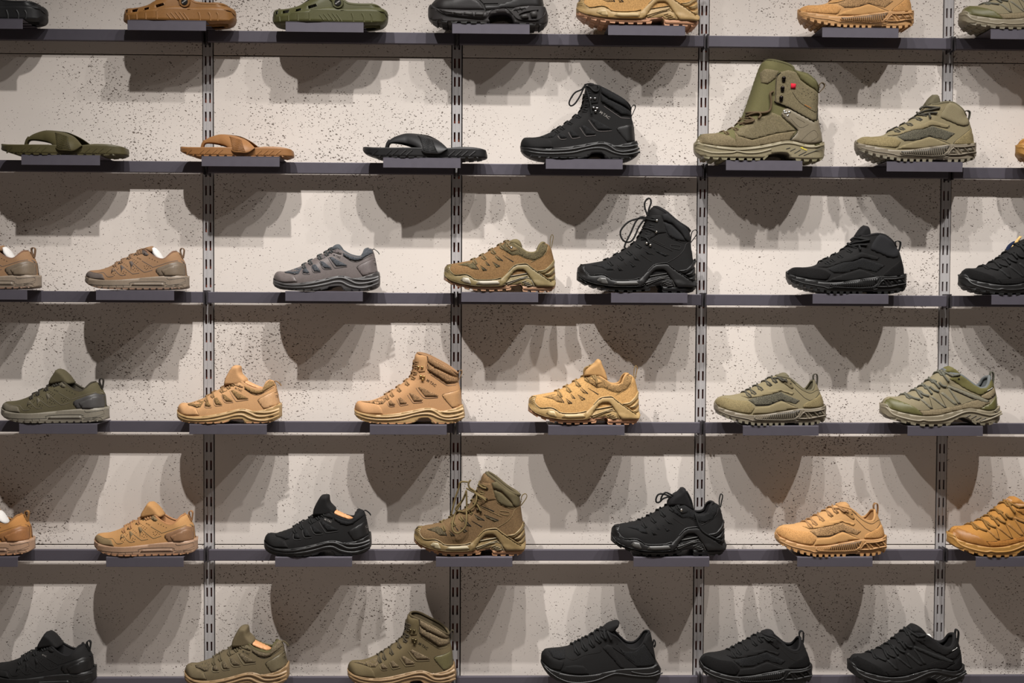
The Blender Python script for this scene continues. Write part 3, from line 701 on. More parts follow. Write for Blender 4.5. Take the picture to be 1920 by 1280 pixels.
def fam_trailmid():
    F = Fam(8, 55, 1862, 1087, taper=(.16, .1))
    f = lambda x, y: (55+(x-95)*1.071, 1087-(945-y)*1.07)
    V = "60,790 76,752 125,715 190,690 350,688 480,662 600,590 750,515 900,425 980,370 1040,295 1080,230 1110,200"; H = "1700,385 1740,430 1770,520 1800,640 1815,720 1822,800"
    F.T = F.p(mapz("97,618 560,790 1000,750 1340,700 1748,655", f)); F.V = F.p(V, 4); F.H = F.p(H, 4)
    trail_sole(F, f, "68,790 90,750 140,718 190,702 350,705 500,715 580,745 650,800 610,870 570,890 300,855 110,815", "680,850 850,795 950,765 1090,722 1150,735 1400,830 1100,872 850,905 600,905")
    F.upper(V, "1110,200 1200,225 1300,202 1390,195 1480,215 1580,290 1650,360 1700,385", H, rimr=.0035)
    F.solid('tongue', "1070,250 1130,150 1190,75 1225,58 1280,90 1305,190 1280,240 1180,260", .024, .006, 'tongue', sub=False)
    F.patch('cuff_padding', "1255,430 1270,370 1350,240 1395,205 1480,225 1570,295 1645,368 1698,402 1715,460 1680,530 1600,560 1500,530 1350,470", 'cuff', .0028, .005, edge=.2)
    F.patch('side_mesh', "600,720 720,660 840,622 1000,607 1130,557 1470,665 1340,765 1090,710 950,755 830,785 700,785", 'mesh', .0008)
    F.patch('lace_stay', "490,690 700,615 860,510 960,540 1120,470 1390,545 1350,590 1130,548 1000,602 850,620 700,670 600,702", 'over', .0016)
    F.patch('heel_counter', "1445,820 1480,770 1750,560 1795,640 1816,800 1600,835", 'toe', .0016)
    F.lines('seam', ["1255,430 1350,472 1500,532 1600,562 1685,530 1718,460", "490,692 600,704 850,622 1130,550 1350,592 1390,545", "700,788 950,758 1090,713 1400,820", "1445,820 1480,770 1750,560", "1260,420 1290,340 1360,235"], 'dark', 7, .0006)
    F.laces("590,592 680,552 800,482 925,410 995,350", dep=.014)
    F.cord('lace_knot', ["950,330 990,345 1060,320 1130,310 1245,285", "1000,290 1050,250 1130,270 1240,290", "960,330 1000,380 1100,360 1200,365", "1090,370 1100,440"], r=.0026, sub=False)
    F.loop("1712,400 1697,310 1735,290 1776,310 1770,380 1752,440", wd=.005)
    return F
FAM['trailmid'] = fam_trailmid()

def fam_hike():
    F = Fam(8, 72, 1852, 955)
    B = "75,740 100,795 200,848 330,885 480,915 620,932 900,932 1030,915 1100,875 1200,835 1280,850 1370,890 1420,912 1560,922 1700,905 1800,872 1848,815 1840,760 1825,700"
    F.sole("75,665 110,640 150,668 190,722 350,770 620,812 850,800 1050,755 1250,710 1350,700 1450,715 1600,740 1700,725 1812,670", B)
    F.lugs("75,760 100,815 200,868 330,908 480,940 620,957 900,957 1030,940 1100,880 1280,860 1400,930 1560,948 1700,928 1800,895 1848,835 1852,790", 150, 1840, 13, .38, 32, skip=((1040, 1380),))
    F.upper("108,660 130,600 170,560 215,548 330,545 440,512 560,462 700,378 800,290 900,205 960,158 1010,138",
            "1010,138 1080,190 1200,215 1280,262 1370,332 1450,385 1520,408 1590,395 1635,340 1665,270 1700,238",
            "1700,238 1730,290 1760,370 1785,470 1800,560 1808,670", rimr=.005)
    F.solid('tongue', "970,170 1060,102 1105,92 1200,150 1262,232 1220,270 1080,230", .026, .007, 'over', sub=False)
    F.solid('paper_stuffing', "1270,245 1320,240 1350,270 1370,320 1340,340 1290,290", .014, .008, 'paper', 'paper', False, 'white paper stuffing')
    F.patch('collar_padding', "1040,270 1120,222 1210,220 1300,280 1400,358 1500,408 1585,402 1640,350 1675,270 1720,292 1750,370 1600,460 1490,515 1300,430", 'over', .002)
    F.patch('toe_cap', "112,655 150,592 210,558 300,590 420,640 500,680 560,730 620,808 350,765 190,716", 'toe', .0016)
    F.patch('heel_counter', "1480,705 1640,620 1780,490 1804,660 1700,722 1600,737", 'toe', .0016)
    F.patch('rand', "560,725 700,720 950,690 1150,655 1350,590 1500,560 1630,620 1480,700 1300,702 1050,752 850,797 625,809", 'rand', .0012)
    F.patch('webbing', "1000,395 1030,365 1500,540 1620,590 1590,625 1380,560", 'web', .0018)
    F.patch('heel_strap', "1490,520 1760,380 1785,470 1600,575 1540,560", 'rand', .0016)
    for st in ("590,575 620,560 770,705 730,708", "735,530 770,520 985,688 945,692", "890,480 930,462 1140,640 1100,652", "1000,400 1030,400 1195,632 1150,640"):
        F.patch('webbing', st, 'web', .0014, .006, mirror=False)
    F.lines('seam', ["725,545 760,705", "870,485 970,690", "560,727 700,722 950,692 1150,657 1350,592 1500,562", "1030,365 1500,540", "1000,400 1380,565", "1600,578 1790,480", "1490,520 1760,380"], 'dark', 6, .0012)
    F.lines('label_tab', ["1592,442 1685,402"], 'paper', 16, .003)
    F.lines('sole_ridge', ["78,690 130,705 200,790 350,845 540,880 620,868 700,882 900,872 1050,832 1200,770 1300,748 1400,755 1550,790 1660,800 1815,745", "1480,895 1640,850 1815,775"], 'ridge', 26, .0024, mirror=True)
    F.lines('sole_groove_shade', ["1260,830 1330,795", "1340,850 1420,805", "1410,870 1490,830", "1470,890 1560,840", "1700,745 1810,775"], 'groove', 10, .0012)  # groove shade drawn as dark raised lines, nothing is cut in
    F.cord('lace', ["455,505 500,548 585,572", "598,448 600,500 625,545", "612,462 650,500 720,520", "715,372 735,430 765,490", "765,385 800,430 870,455", "805,285 840,340 885,405", "890,320 920,370 985,382", "955,158 970,230 1022,312", "970,165 1030,200 1095,235", "1100,225 1180,210 1225,215"], r=.0028, off=.0018, ymin=.006, sub=False)
    F.laces("450,505 585,445 705,370 800,285 930,180", dep=.01, r=.0026)
    F.dots('eyelet', "1170,270", 'dark', 18, .003)
    F.loop("1725,330 1718,230 1728,178 1752,178 1770,230 1758,370", wd=.005)
    F.solid('price_tag', "705,445 735,410 985,75 1022,58 1035,80 790,430", .0035, .001, 'tagwood', 'tag', False, 'wood-coloured strip tag', )
    F.solid('size_tag', "790,320 800,240 850,172 935,125 930,180 850,300", .0015, .001, 'tagblue', 'tag', False, 'dark blue tag')
    return F
FAM['hike'] = fam_hike()

def fam_tall():
    F = Fam(6.4, 68, 1640, 1252, W=.054, taper=(.10, .15), Rv=.036)
    B = "70,1080 100,1148 200,1200 400,1220 600,1224 850,1218 920,1185 1050,1150 1160,1165 1200,1212 1350,1228 1530,1220 1628,1165 1635,1120 1615,1010"
    F.sole("72,1035 110,992 140,1040 300,1080 530,1105 750,1090 950,1050 1120,1015 1220,1020 1380,1055 1500,1050 1612,1005", B)
    F.lugs("70,1090 100,1168 200,1226 400,1246 600,1252 850,1248 930,1200 1160,1190 1200,1238 1350,1254 1530,1246 1628,1190 1635,1150", 150, 1620, 15, .3, 24, skip=((900, 1180),))
    F.upper("88,1025 120,960 170,915 300,905 420,885 520,845 600,785 640,720 690,600 730,480 780,320 830,170 870,75 915,38",
            "915,38 1030,72 1130,98 1205,135 1240,185 1380,222 1480,300 1550,385",
            "1550,385 1555,500 1550,640 1562,760 1590,880 1605,960 1612,1010", rimr=.004)
    F.patch('shaft_leather', "985,550 1005,270 1060,205 1150,182 1240,202 1300,300 1400,372 1546,440 1545,600 1500,760 1450,780 1150,620 1000,565", 'over', .003, .005)
    F.patch('cuff_padding', "1245,190 1380,228 1480,305 1546,390 1544,432 1400,362 1300,290", 'main', .0035, .005, edge=.2)
    F.patch('ankle_brace', "1070,700 1100,640 1150,632 1450,787 1510,772 1546,680 1580,880 1605,1000 1480,1045 1380,1050 1180,1007 1265,900 1258,880 1080,730", 'brace', .004, .005, edge=.5)
    F.patch('vamp_panel', "520,905 700,800 960,682 1060,722 1250,890 1000,930 720,1010 560,965", 'over', .0012)
    F.patch('rand', "520,905 560,970 720,1015 1000,935 1250,895 1175,1005 950,1050 750,1088 550,1102 530,1060", 'rand', .001)
    F.patch('toe_cap', "92,1020 125,962 175,918 330,915 450,960 520,1010 548,1100 300,1078 150,1040", 'rand', .0016)
    F.patch('tongue_badge', "830,205 880,165 1040,195 1000,280 905,350 835,330", 'over', .0022)
    F.lines('vamp_piping', ["560,935 620,930 710,990", "690,880 740,862 835,970", "670,890 735,985", "815,830 865,808 1000,922", "815,835 875,962", "940,775 985,750 1190,885", "940,780 1020,915"], 'edge', 9, .0016)
    F.lines('panel_seam', ["985,550 1000,568 1150,622 1450,782 1505,762 1548,600", "1075,705 1258,880 1265,905 1180,1005", "1200,440 1290,560 1480,670 1545,600", "1000,560 1010,280 1060,212"], 'dark', 8, .0042)
    F.lines('brace_rib', ["1180,750 1290,860 1390,820", "1240,740 1350,800", "1300,1020 1400,920 1470,890 1510,960 1420,1020", "1520,740 1580,800", "1530,800 1585,850"], 'dark', 5, .0046)
    F.dots('perforation', "1325,400 1380,415 1430,440 1310,460 1360,480 1410,500 1465,465 1500,480 1390,455 1460,525 1340,435 1500,520", 'dark', 6, .0034)
    F.patch('red_label', "1182,340 1240,345 1235,402 1180,398", 'red', .0052, .006, mirror=False, edge=.95, label='small red square label')
    F.lines('orange_label', ["1345,588 1425,628"], 'orange', 22, .0042, label='small orange woven label')
    F.text('vibram', (1340, 1105), 85, -22, 'yellow', h=.0014)
    F.lines('sole_ridge', ["75,1050 130,1030 160,1060 320,1105 530,1130 750,1115 950,1080 1110,1045 1230,1050 1380,1085 1500,1080 1610,1035", "80,1090 250,1160 480,1165 540,1150 650,1168 800,1160 950,1120"], 'ridge', 24, .0026, mirror=True)
    F.lines('sole_groove_shade', ["1130,1110 1180,1095", "1180,1135 1240,1105", "1230,1160 1300,1120", "1280,1185 1370,1140", "1340,1185 1600,1080"], 'groove', 9, .0014)  # dark lines on the surface carry the shade of the grooves
    m = MB()
    for zx, zy in pp("1095,295 1080,410 1065,525"):
        x, z = F.p([(zx, zy)])[0]; y = float(F.S([x], [z])[0])+.003
        m.ball((x, -y-.002, z+.003), .0052, 10, .8); m.box(x-.004, x+.0035, -y-.003, -y+.001, z-.006, z+.002)
    F.add('speed_hook', m.mesh(True), 'hookdark', False)
    F.studs('buckle', "1105,672 1130,690 1165,680 1145,722 1110,690", 'hook', 20)
    F.laces("430,880 520,845 590,790 630,740", dep=.014)
    F.cord('lace', ["640,810 700,800 740,780 690,740", "670,680 760,690 860,690 930,660 945,560 935,460 975,440", "660,720 780,690 820,720 790,760", "590,820 660,790 720,780"], r=.0028, off=.004, sub=False)
    F.loop("975,170 955,110 975,55 1015,62 1020,100 990,170", wd=.008)
    F.loop("1560,410 1570,330 1600,290 1636,312 1628,350 1572,410", wd=.004)
    return F
FAM['tall'] = fam_tall()

def fam_road():
    F = Fam(8, 65, 1862, 985)
    B = "68,690 120,768 200,845 350,915 500,955 650,972 1000,968 1120,940 1250,940 1400,968 1700,970 1800,915 1858,835 1862,790 1800,690"
    F.sole("70,660 200,740 400,790 600,808 850,795 1100,750 1300,725 1500,720 1700,705 1792,680", B)
    F.lugs(B, 250, 1780, 12, .15, 14, skip=((1100, 1300),))
    F.upper("74,665 78,570 110,515 170,490 430,468 560,415 700,345 800,300 880,245 960,195 1000,170",
            "1000,170 1110,235 1180,270 1280,370 1350,430 1430,450 1500,430 1570,360 1630,260 1680,232",
            "1680,232 1705,260 1725,350 1745,450 1770,580 1788,685", rimr=.003)
    F.solid('tongue', "960,210 1040,130 1140,85 1215,70 1240,110 1200,180 1130,250 1040,230", .024, .007, 'main', sub=False)
    F.patch('toe_cap', "78,660 88,565 150,532 250,592 400,612 400,650 350,752 200,728", 'over', .0014)
    F.patch('toe_overlay', "350,762 420,682 560,657 680,667 740,720 768,795 600,802", 'over2', .0014)
    F.patch('vamp_mesh', "180,502 430,480 420,580 330,600 240,572", 'mesh', .0006)
    F.patch('heel_mesh', "1200,400 1300,480 1440,480 1560,400 1620,330 1690,480 1750,690 1480,700 1300,560", 'mesh', .0008)
    F.patch('side_strap', "970,425 1040,375 1110,400 1290,722 1250,722", 'over', .0016)
    F.patch('heel_tab', "1575,360 1630,270 1680,240 1705,265 1730,390 1768,640", 'over', .0016)
    F.dots('eyelet', "1185,355", 'dark', 14, .002)
    F.lines('seam', ["940,395 1000,440 1250,722", "430,480 430,550 540,590 700,520 930,480 940,440", "1575,365 1690,500 1768,660"], 'dark', 7, .0008)
    F.lines('piping', ["1115,410 1280,520 1440,625"], 'edge', 7, .0016)
    F.lines('sole_rib', ["%d,%d %d,%d" % (240+i*34, 760+i*4.2 if i < 12 else 810-(i-12)*5, 262+i*34, 845+i*4 if i < 12 else 893-(i-12)*10) for i in range(22)], 'groove', 10, .0009)
    F.lines('sole_ridge', ["80,690 200,790 350,870 520,910 700,905 900,870 1100,800 1200,790 1400,820 1650,840 1800,810 1858,790", "1390,765 1550,800 1700,800 1800,770"], 'ridge', 18, .0024, mirror=True)
    F.laces("560,412 680,352 780,308 860,258 940,205", dep=.02, r=.003)
    F.cord('lace_bow', ["1000,180 1000,240 1020,300", "1030,150 1060,230 1100,310", "960,200 1060,190 1130,210"], r=.0032, off=.003, sub=False)
    F.loop("1735,470 1750,380 1770,370 1775,440 1755,470", wd=.006)
    return F
FAM['road'] = fam_road()

def fam_clog():
    F = Fam(8.348, 55, 1822, 335, W=.055, taper=(.12, .06), Rv=.035, Rh=.022)
    F.sole("57,195 300,205 500,185 800,140 1000,112 1200,130 1600,112 1820,135", "60,232 80,290 130,326 400,334 1335,334 1500,332 1700,310 1790,262 1822,200", 'foam_base')
    F.upper("62,215 66,140 90,100 140,80 250,80 380,60 480,30 560,-20 700,-110 850,-190 950,-220", "950,-220 1010,-150 1080,-60 1180,0 1250,35 1400,48 1600,45 1700,45",
            "1700,45 1770,70 1808,100 1816,150 1818,200", 'sole', 'sole', .004,
            holes=["118,130 165,122 158,185 116,188", "242,140 348,125 338,188 235,192", "452,135 530,118 537,160 445,182", "640,95 760,62 782,100 650,145", "560,-10 640,-50 670,-20 590,20", "760,-90 850,-130 880,-90 790,-60"])
    F.lines('rib', ["195,240 205,315", "340,235 346,320", "490,225 495,322", "668,205 672,322", "1295,190 1318,260 1322,322", "1450,190 1480,250 1480,322", "1575,190 1600,240 1590,320"], 'sole', 26, .0022)
    F.lines('grip_rib', ["820,235 880,310", "880,220 960,315", "945,205 1035,318", "1005,200 1100,320", "1070,210 1150,320"], 'sole', 20, .0018)
    F.lines('seam_ridge', ["60,195 200,205 420,195 600,165 850,125 1000,105", "1130,150 1400,120 1650,110 1815,135"], 'sole', 16, .002, mirror=True)
    F.patch('strap', "1010,60 990,20 900,-60 800,-260 860,-290 960,-130 1060,-40 1150,0 1170,60 1100,110", 'sole', .004, .005)
    x, z = F.p([(1090, 42)])[0]; y = float(F.S([x], [z])[0])
    for nm, r, d, role in (('rivet', 80, .006, 'sole'), ('rivet_badge', 50, .0078, 'dark')):
        m = MB(); r = r/F.k*MPP; n = 20
        m.v += [(x+r*math.cos(t*2*math.pi/n), -(y+d), z+r*math.sin(t*2*math.pi/n)) for t in range(n)]+[(x+r*1.06*math.cos(t*2*math.pi/n), -(y-.002), z+r*1.06*math.sin(t*2*math.pi/n)) for t in range(n)]
        m.f += [tuple(range(n))]+[(i, (i+1) % n, n+(i+1) % n, n+i) for i in range(n)]
        F.add(nm, m.mesh(), role)
    F.text('M-TAC', (1090, 42), 80, 38, 'paper', yf=lambda a, b: np.full(len(a), y+.0078), h=.0003)
    return F
FAM['clog'] = fam_clog()

def fam_flip():
    F = Fam(7.68, 22, 1862, 510, W=.05)
    F.sole("25,348 60,336 200,355 450,365 700,364 850,366 1100,374 1280,360 1450,343 1650,346 1780,362 1832,374", "26,372 60,420 150,455 300,488 500,500 1100,502 1500,502 1700,494 1800,484 1852,470 1846,420", 'footbed')
    F.lugs("25,380 60,428 150,462 300,496 500,509 1100,510 1500,510 1700,502 1800,492 1855,480", 200, 1800, 13, .25, 20, 'sole', name='tread')
    F.lines('side_rib', ["%d,%d %d,%d" % (a, 478, a+90, 402) for a in (170, 380, 470, 590, 680, 1290, 1390, 1480, 1590)], 'sole', 24, .0022)
    top = F.p("372,330 400,240 470,182 600,132 690,118 800,126 950,152 1090,212 1190,285 1278,372", 5); bot = F.p("385,362 412,285 450,265 540,268 650,285 780,325 850,372 935,448 1060,456 1170,452 1278,376", 5)
    def curve(pl, u):
        P0 = np.array(pl); d = np.r_[0, np.cumsum(np.hypot(*np.diff(P0, axis=0).T))]; d /= d[-1]
        return np.interp(u, d, P0[:, 0]), np.interp(u, d, P0[:, 1])
    nu, nv = 40, 12
    y1 = lambda u: np.interp(u, [0, .12, .35, .6, .72, 1], [.006, .009, .022, .047, .0535, .0515])
    y0 = lambda u: np.interp(u, [0, .66, .85, 1], [0, 0, .024, .046])
    def sp(u, t, off=0):
        tx, tz = curve(top, u); bx, bz = curve(bot, u); a = math.sin(t*math.pi/2); c = (1-math.cos(t*math.pi/2))**.8
        return (tx+(bx-tx)*c, -(max(y0(u)+(y1(u)-y0(u))*a-off, 0)), tz+(bz-tz)*c-off*.6*(1-a))
    grid = lambda off: [sp(i/nu, j/nv, off) for i in range(nu+1) for j in range(nv+1)]
    v = []; f = []
    for sg in (1, -1):
        for off in (0, .0035):
            b = len(v); g = grid(off); v += [(x+(.008*min(1, max(0, (x-.12)/.03)) if sg < 0 else 0), y*sg, z) for x, y, z in g]
            for i in range(nu):
                for j in range(nv): q = (b+i*(nv+1)+j, b+(i+1)*(nv+1)+j, b+(i+1)*(nv+1)+j+1, b+i*(nv+1)+j+1); f.append(q)
        b0 = len(v)-2*(nu+1)*(nv+1); b1 = len(v)-(nu+1)*(nv+1)
        for i in range(nu):
            for c in (0, nv): f.append((b0+i*(nv+1)+c, b0+(i+1)*(nv+1)+c, b1+(i+1)*(nv+1)+c, b1+i*(nv+1)+c))
    F.add('strap', mesh_from(v, f), 'sole', False)
    m = MB(); a = F.p("372,372 382,320 398,270 430,225", 4); m.tube([(x, 0, z) for x, z in a], .0042, 8, 1.3); F.add('toe_post', m.mesh(True), 'sole', False)
    # raised lines across the near strap
    m = MB()
    for k in range(14):
        t = .30+.045*k
        m.tube([sp(.52+.008*k+q*.03, t, -.0004) for q in range(8)], .0009, 5)
    F.add('strap_rib', m.mesh(True), 'sole', True)
    return F
FAM['flip'] = fam_flip()

def fam_leather():
    F = Fam(8, 50, 1855, 338, taper=(.12, .12))
    B = "55,150 75,222 180,272 330,292 450,312 940,320 955,250 1020,185 1200,165 1290,205 1340,295 1400,320 1700,322 1800,292 1850,240 1845,150 1800,50"
    F.sole("58,60 100,22 180,92 300,122 600,147 850,160 940,160 1000,132 1100,102 1220,96 1290,130 1350,92 1500,62 1700,56 1792,50", B)
    F.lugs("55,160 75,236 180,290 330,312 450,334 940,340 1340,340 1700,342 1800,312 1850,260 1852,220", 90, 1830, 12, .3, 28, skip=((940, 1345),))
    F.upper("75,60 100,0 150,-60 250,-110 400,-140 560,-200 700,-290 820,-380 900,-480 950,-600 980,-680", "980,-680 1100,-690 1300,-650 1500,-580 1680,-520", "1680,-520 1700,-400 1740,-200 1780,-60 1792,50", rimr=.004)
    F.patch('toe_cap', "95,80 130,-10 300,-60 700,-40 820,20 900,130 600,140 300,118", 'toe', .0016)
    F.patch('side_panel', "900,75 1100,60 1400,-60 1700,-120 1770,-20 1785,50 1500,62 1350,90 1200,95 1000,125 920,140", 'over', .0016)
    F.patch('sole_band', "210,105 300,122 600,150 850,165 950,162 930,240 850,262 600,245 330,205", 'sole', .003)
    for st in ("290,145 420,168 425,190 310,165", "442,175 575,188 570,218 446,196", "595,182 735,182 735,230 596,216", "756,180 900,178 880,230 757,228", "1430,205 1520,180 1555,240 1450,250", "1575,155 1670,130 1680,220 1590,230"):
        F.patch('sole_block', st, 'groove', .0046, .006, mirror=False, edge=.9)
    F.lines('sole_ridge', ["130,20 190,110 330,205 600,248 850,265 930,240 1000,140 1100,108 1220,98 1320,190", "1330,200 1400,260 1550,275 1700,260 1790,180 1800,60", "1410,190 1500,150 1700,115"], 'ridge', 10, .004, mirror=True)
    F.lines('seam', ["1330,130 1490,100", "1350,100 1400,160", "1410,80 1460,130", "1470,60 1510,110", "820,-20 900,60 920,150", "890,40 1100,30"], 'dark', 8, .0018)
    F.laces("560,-200 700,-290 820,-380 900,-480", dep=.016)
    return F
FAM['leather'] = fam_leather()

# ------------------------------------------------------------------ colourways (role -> colour, surface)
def cw(**k): return k
BASE = cw(paper=((205, 202, 198), 'fabric'), hook=((190, 186, 178), 'metal'), dark=((22, 20, 18), 'fabric'), insole=((196, 142, 98), 'foam'), tagwood=((205, 170, 110), 'fabric'), tagblue=((20, 32, 60), 'fabric'),
          red=((190, 30, 50), 'fabric'), orange=((205, 130, 60), 'fabric'), yellow=((225, 205, 40), 'rubber'), hookdark=((45, 40, 40), 'metal'))
def way(main, over=None, mesh=None, sole=None, out=None, lace=None, lining=None, toe=None, heel=None, edge=None, groove=None, silver=None, kinds=None, **ex):
    sc = lambda c, f: tuple(min(255, int(v*f)) for v in c)
    kd = dict(main='fabric', over='fabric', mesh='mesh', sole='rubber', out='rubber', lace='lace', lining='fabric', toe='suede', heel='rubber'); kd.update(kinds or {})
    over = over or main; mesh = mesh or sc(main, .75); sole = sole or main; out = out or sc(sole, .9); lace = lace or sc(main, .7); lining = lining or sc(main, .8); toe = toe or over; heel = heel or over
    tn = lambda c: tuple(max(0, min(255, (v*.84+(sum(c)/3)*.16)*(.9 if sum(c) > 140 else .72))) for v in c)
    tn2 = lambda c: tuple(int(round(v)) for v in tn(c))
    main, over, mesh, sole, out, lace, lining, toe, heel = map(tn2, (main, over, mesh, sole, out, lace, lining, toe, heel))
    edge = tn2(edge) if edge else None; silver = tn2(silver) if silver else None; groove = tn2(groove) if groove else None
    d = dict(BASE)
    d.update(main=(main, kd['main']), over=(over, kd['over']), over2=(sc(over, .9), kd['over']), mesh=(mesh, 'mesh'), sole=(sole, kd['sole']), sole2=(sc(sole, .85), kd['sole']), out=(out, 'rubber'), lace=(lace, 'lace'), lining=(lining, kd['lining']),  # darker sole tone stands for shade in recesses
             tongue=(lining, 'fabric'), toe=(toe, kd['toe']), heel=(heel, kd['heel']), heel2=(sc(heel, 1.04), kd['heel']), edge=(edge or sc(main, 1.15), 'fabric'), ridge=(sole, 'gloss' if kd['sole'] != 'foam' else 'foam'), groove=(groove or sc(sole, .5), 'rubber'),
             silver=(silver or sc(sole, 1.1), 'gloss'), loop=(lace, 'lace'), logo=(sc(main, .5) if sum(main) > 150 else (120, 116, 112), 'fabric'), cuff=(sc(main, .95), 'fabric'), rand=(over, 'suede'), web=(lace, 'lace'), brace=(sc(main, .95), 'rubber'))
    for k, v in ex.items(): d[k] = (tn2(v[0]), v[1])
    return d
BLK = dict(main=(27, 25, 25), over=(22, 21, 21), mesh=(32, 32, 34), sole=(30, 28, 28), out=(27, 26, 26), lace=(23, 22, 22), lining=(26, 25, 26))
W_ = {
 'clog_black': way((34, 33, 35), kinds=dict(sole='foam')), 'clog_tan': way((150, 98, 42), kinds=dict(sole='foam')), 'clog_olive': way((84, 82, 42), kinds=dict(sole='foam')),
 'flip_olive': way((78, 70, 38), kinds=dict(sole='foam')), 'flip_tan': way((158, 104, 54), kinds=dict(sole='foam')), 'flip_black': way((34, 32, 33), kinds=dict(sole='foam')),
 'run_brown': way((152, 112, 76), (96, 84, 78), sole=(142, 124, 106), out=(140, 108, 88), lace=(128, 96, 66), heel=(112, 94, 76), lining=(130, 92, 70)),
 'run_olive': way((84, 76, 52), (100, 92, 74), mesh=(60, 55, 42), sole=(132, 124, 108), out=(120, 112, 98), lace=(52, 46, 36), heel=(66, 63, 62), lining=(58, 52, 38)),
 'run_tan': way((192, 138, 78), (128, 104, 68), sole=(176, 136, 106), out=(186, 132, 92), lace=(170, 118, 70), heel=(140, 98, 66), lining=(176, 120, 72)),
 'run_tan2': way((186, 124, 58), (150, 100, 52), sole=(176, 136, 106), out=(186, 132, 92), lace=(160, 112, 60), heel=(150, 96, 50), lining=(150, 100, 50)),
 'run_black': way(**BLK),
 'm_grey': way((104, 94, 92), (96, 88, 86), mesh=(84, 88, 94), sole=(70, 68, 68), out=(54, 52, 52), lace=(60, 62, 62), lining=(80, 84, 88), toe=(104, 94, 92), heel=(100, 90, 88), edge=(80, 74, 74), kinds=dict(main='rubber', toe='rubber')),
 'm_tan': way((206, 152, 98), (200, 150, 100), mesh=(170, 128, 74), sole=(188, 150, 94), out=(206, 146, 98), lace=(150, 112, 66), lining=(196, 146, 96), edge=(176, 136, 98), silver=(220, 190, 140)),
 'm_black': way(**BLK, edge=(56, 54, 54)),
 'm_olive': way((108, 94, 66), (104, 92, 66), mesh=(120, 104, 76), sole=(160, 126, 84), out=(176, 132, 88), lace=(92, 80, 54), lining=(92, 86, 52), edge=(124, 112, 86)),
 'mm_black': way(**BLK, edge=(96, 90, 88), hook=((150, 148, 146), 'metal')), 'mm_tan': way((200, 146, 94), (196, 144, 92), mesh=(176, 130, 84), sole=(188, 150, 94), out=(206, 146, 98), lace=(150, 110, 66), edge=(168, 130, 98), hook=((214, 166, 92), 'metal')),
 'mm_olive': way((108, 92, 60), (102, 88, 56), mesh=(140, 118, 86), sole=(160, 126, 84), out=(176, 132, 88), lace=(72, 62, 46), edge=(128, 112, 82), heel=(104, 96, 58), hook=((104, 92, 62), 'metal')),
 'z_brown': way((132, 98, 58), (122, 98, 62), mesh=(108, 94, 60), sole=(134, 116, 72), out=(184, 136, 100), lace=(112, 94, 60), lining=(116, 102, 66), edge=(160, 140, 96), silver=(168, 158, 138), kinds=dict(main='suede'), cuff=((104, 92, 60), 'fabric')),
 'z_tan': way((206, 154, 88), (200, 152, 88), mesh=(184, 138, 80), sole=(186, 150, 92), out=(206, 146, 104), lace=(150, 116, 66), lining=(200, 148, 86), edge=(222, 178, 112), silver=(196, 166, 112), kinds=dict(main='suede')),
 'z_black': way(**BLK, silver=(84, 82, 80), edge=(62, 60, 60), cuff=((36, 36, 38), 'fabric')),
 'z_boot_olive': way((122, 94, 60), (112, 90, 58), mesh=(104, 90, 60), sole=(140, 114, 70), out=(186, 132, 88), lace=(118, 98, 54), lining=(96, 84, 56), edge=(150, 126, 84), silver=(170, 156, 120), hook=((86, 74, 54), 'metal'), kinds=dict(main='suede'), cuff=((98, 86, 58), 'fabric')),
 't_olive': way((136, 122, 88), (134, 120, 84), mesh=(104, 98, 80), sole=(130, 118, 98), out=(128, 120, 100), lace=(74, 70, 58), lining=(104, 96, 72), toe=(134, 118, 80), cuff=((132, 120, 88), 'fabric')),
 't_tan': way((206, 150, 88), (204, 148, 84), mesh=(200, 152, 96), sole=(200, 146, 86), out=(204, 148, 88), lace=(166, 120, 72), lining=(196, 142, 84), toe=(202, 144, 80), cuff=((206, 150, 88), 'fabric')),
 't_black': way(**BLK, cuff=((38, 38, 40), 'fabric')),
 'h_olive': way((136, 124, 94), (104, 98, 50), sole=(140, 128, 104), out=(126, 116, 94), lace=(100, 98, 84), lining=(104, 108, 108), toe=(94, 90, 44), edge=(130, 120, 96), kinds=dict(toe='rubber'), rand=((138, 122, 92), 'suede'), web=((122, 116, 96), 'lace'), tongue=((104, 98, 50), 'fabric')),
 'h_tan': way((186, 124, 48), (180, 118, 46), sole=(190, 134, 58), out=(176, 124, 60), lace=(140, 96, 36), lining=(186, 140, 96), toe=(164, 104, 36), kinds=dict(toe='rubber'), rand=((178, 112, 42), 'suede'), web=((172, 116, 50), 'lace')),
 'h_black': way(**BLK, rand=((28, 27, 27), 'suede'), web=((34, 34, 35), 'lace')),
 'leather_black': way((38, 34, 33), (34, 31, 30), sole=(50, 47, 46), out=(44, 41, 40), lace=(24, 23, 23), toe=(40, 35, 34), groove=(58, 55, 54), kinds=dict(main='leather', over='leather', toe='leather')),
}
W_['tall_olive'] = way((104, 98, 58), (120, 108, 78), sole=(140, 128, 96), out=(128, 120, 88), lace=(96, 76, 48), lining=(92, 88, 54), edge=(150, 138, 110), silver=(170, 160, 130), kinds=dict(over='suede'), rand=((122, 108, 78), 'suede'), brace=((124, 112, 88), 'rubber'))

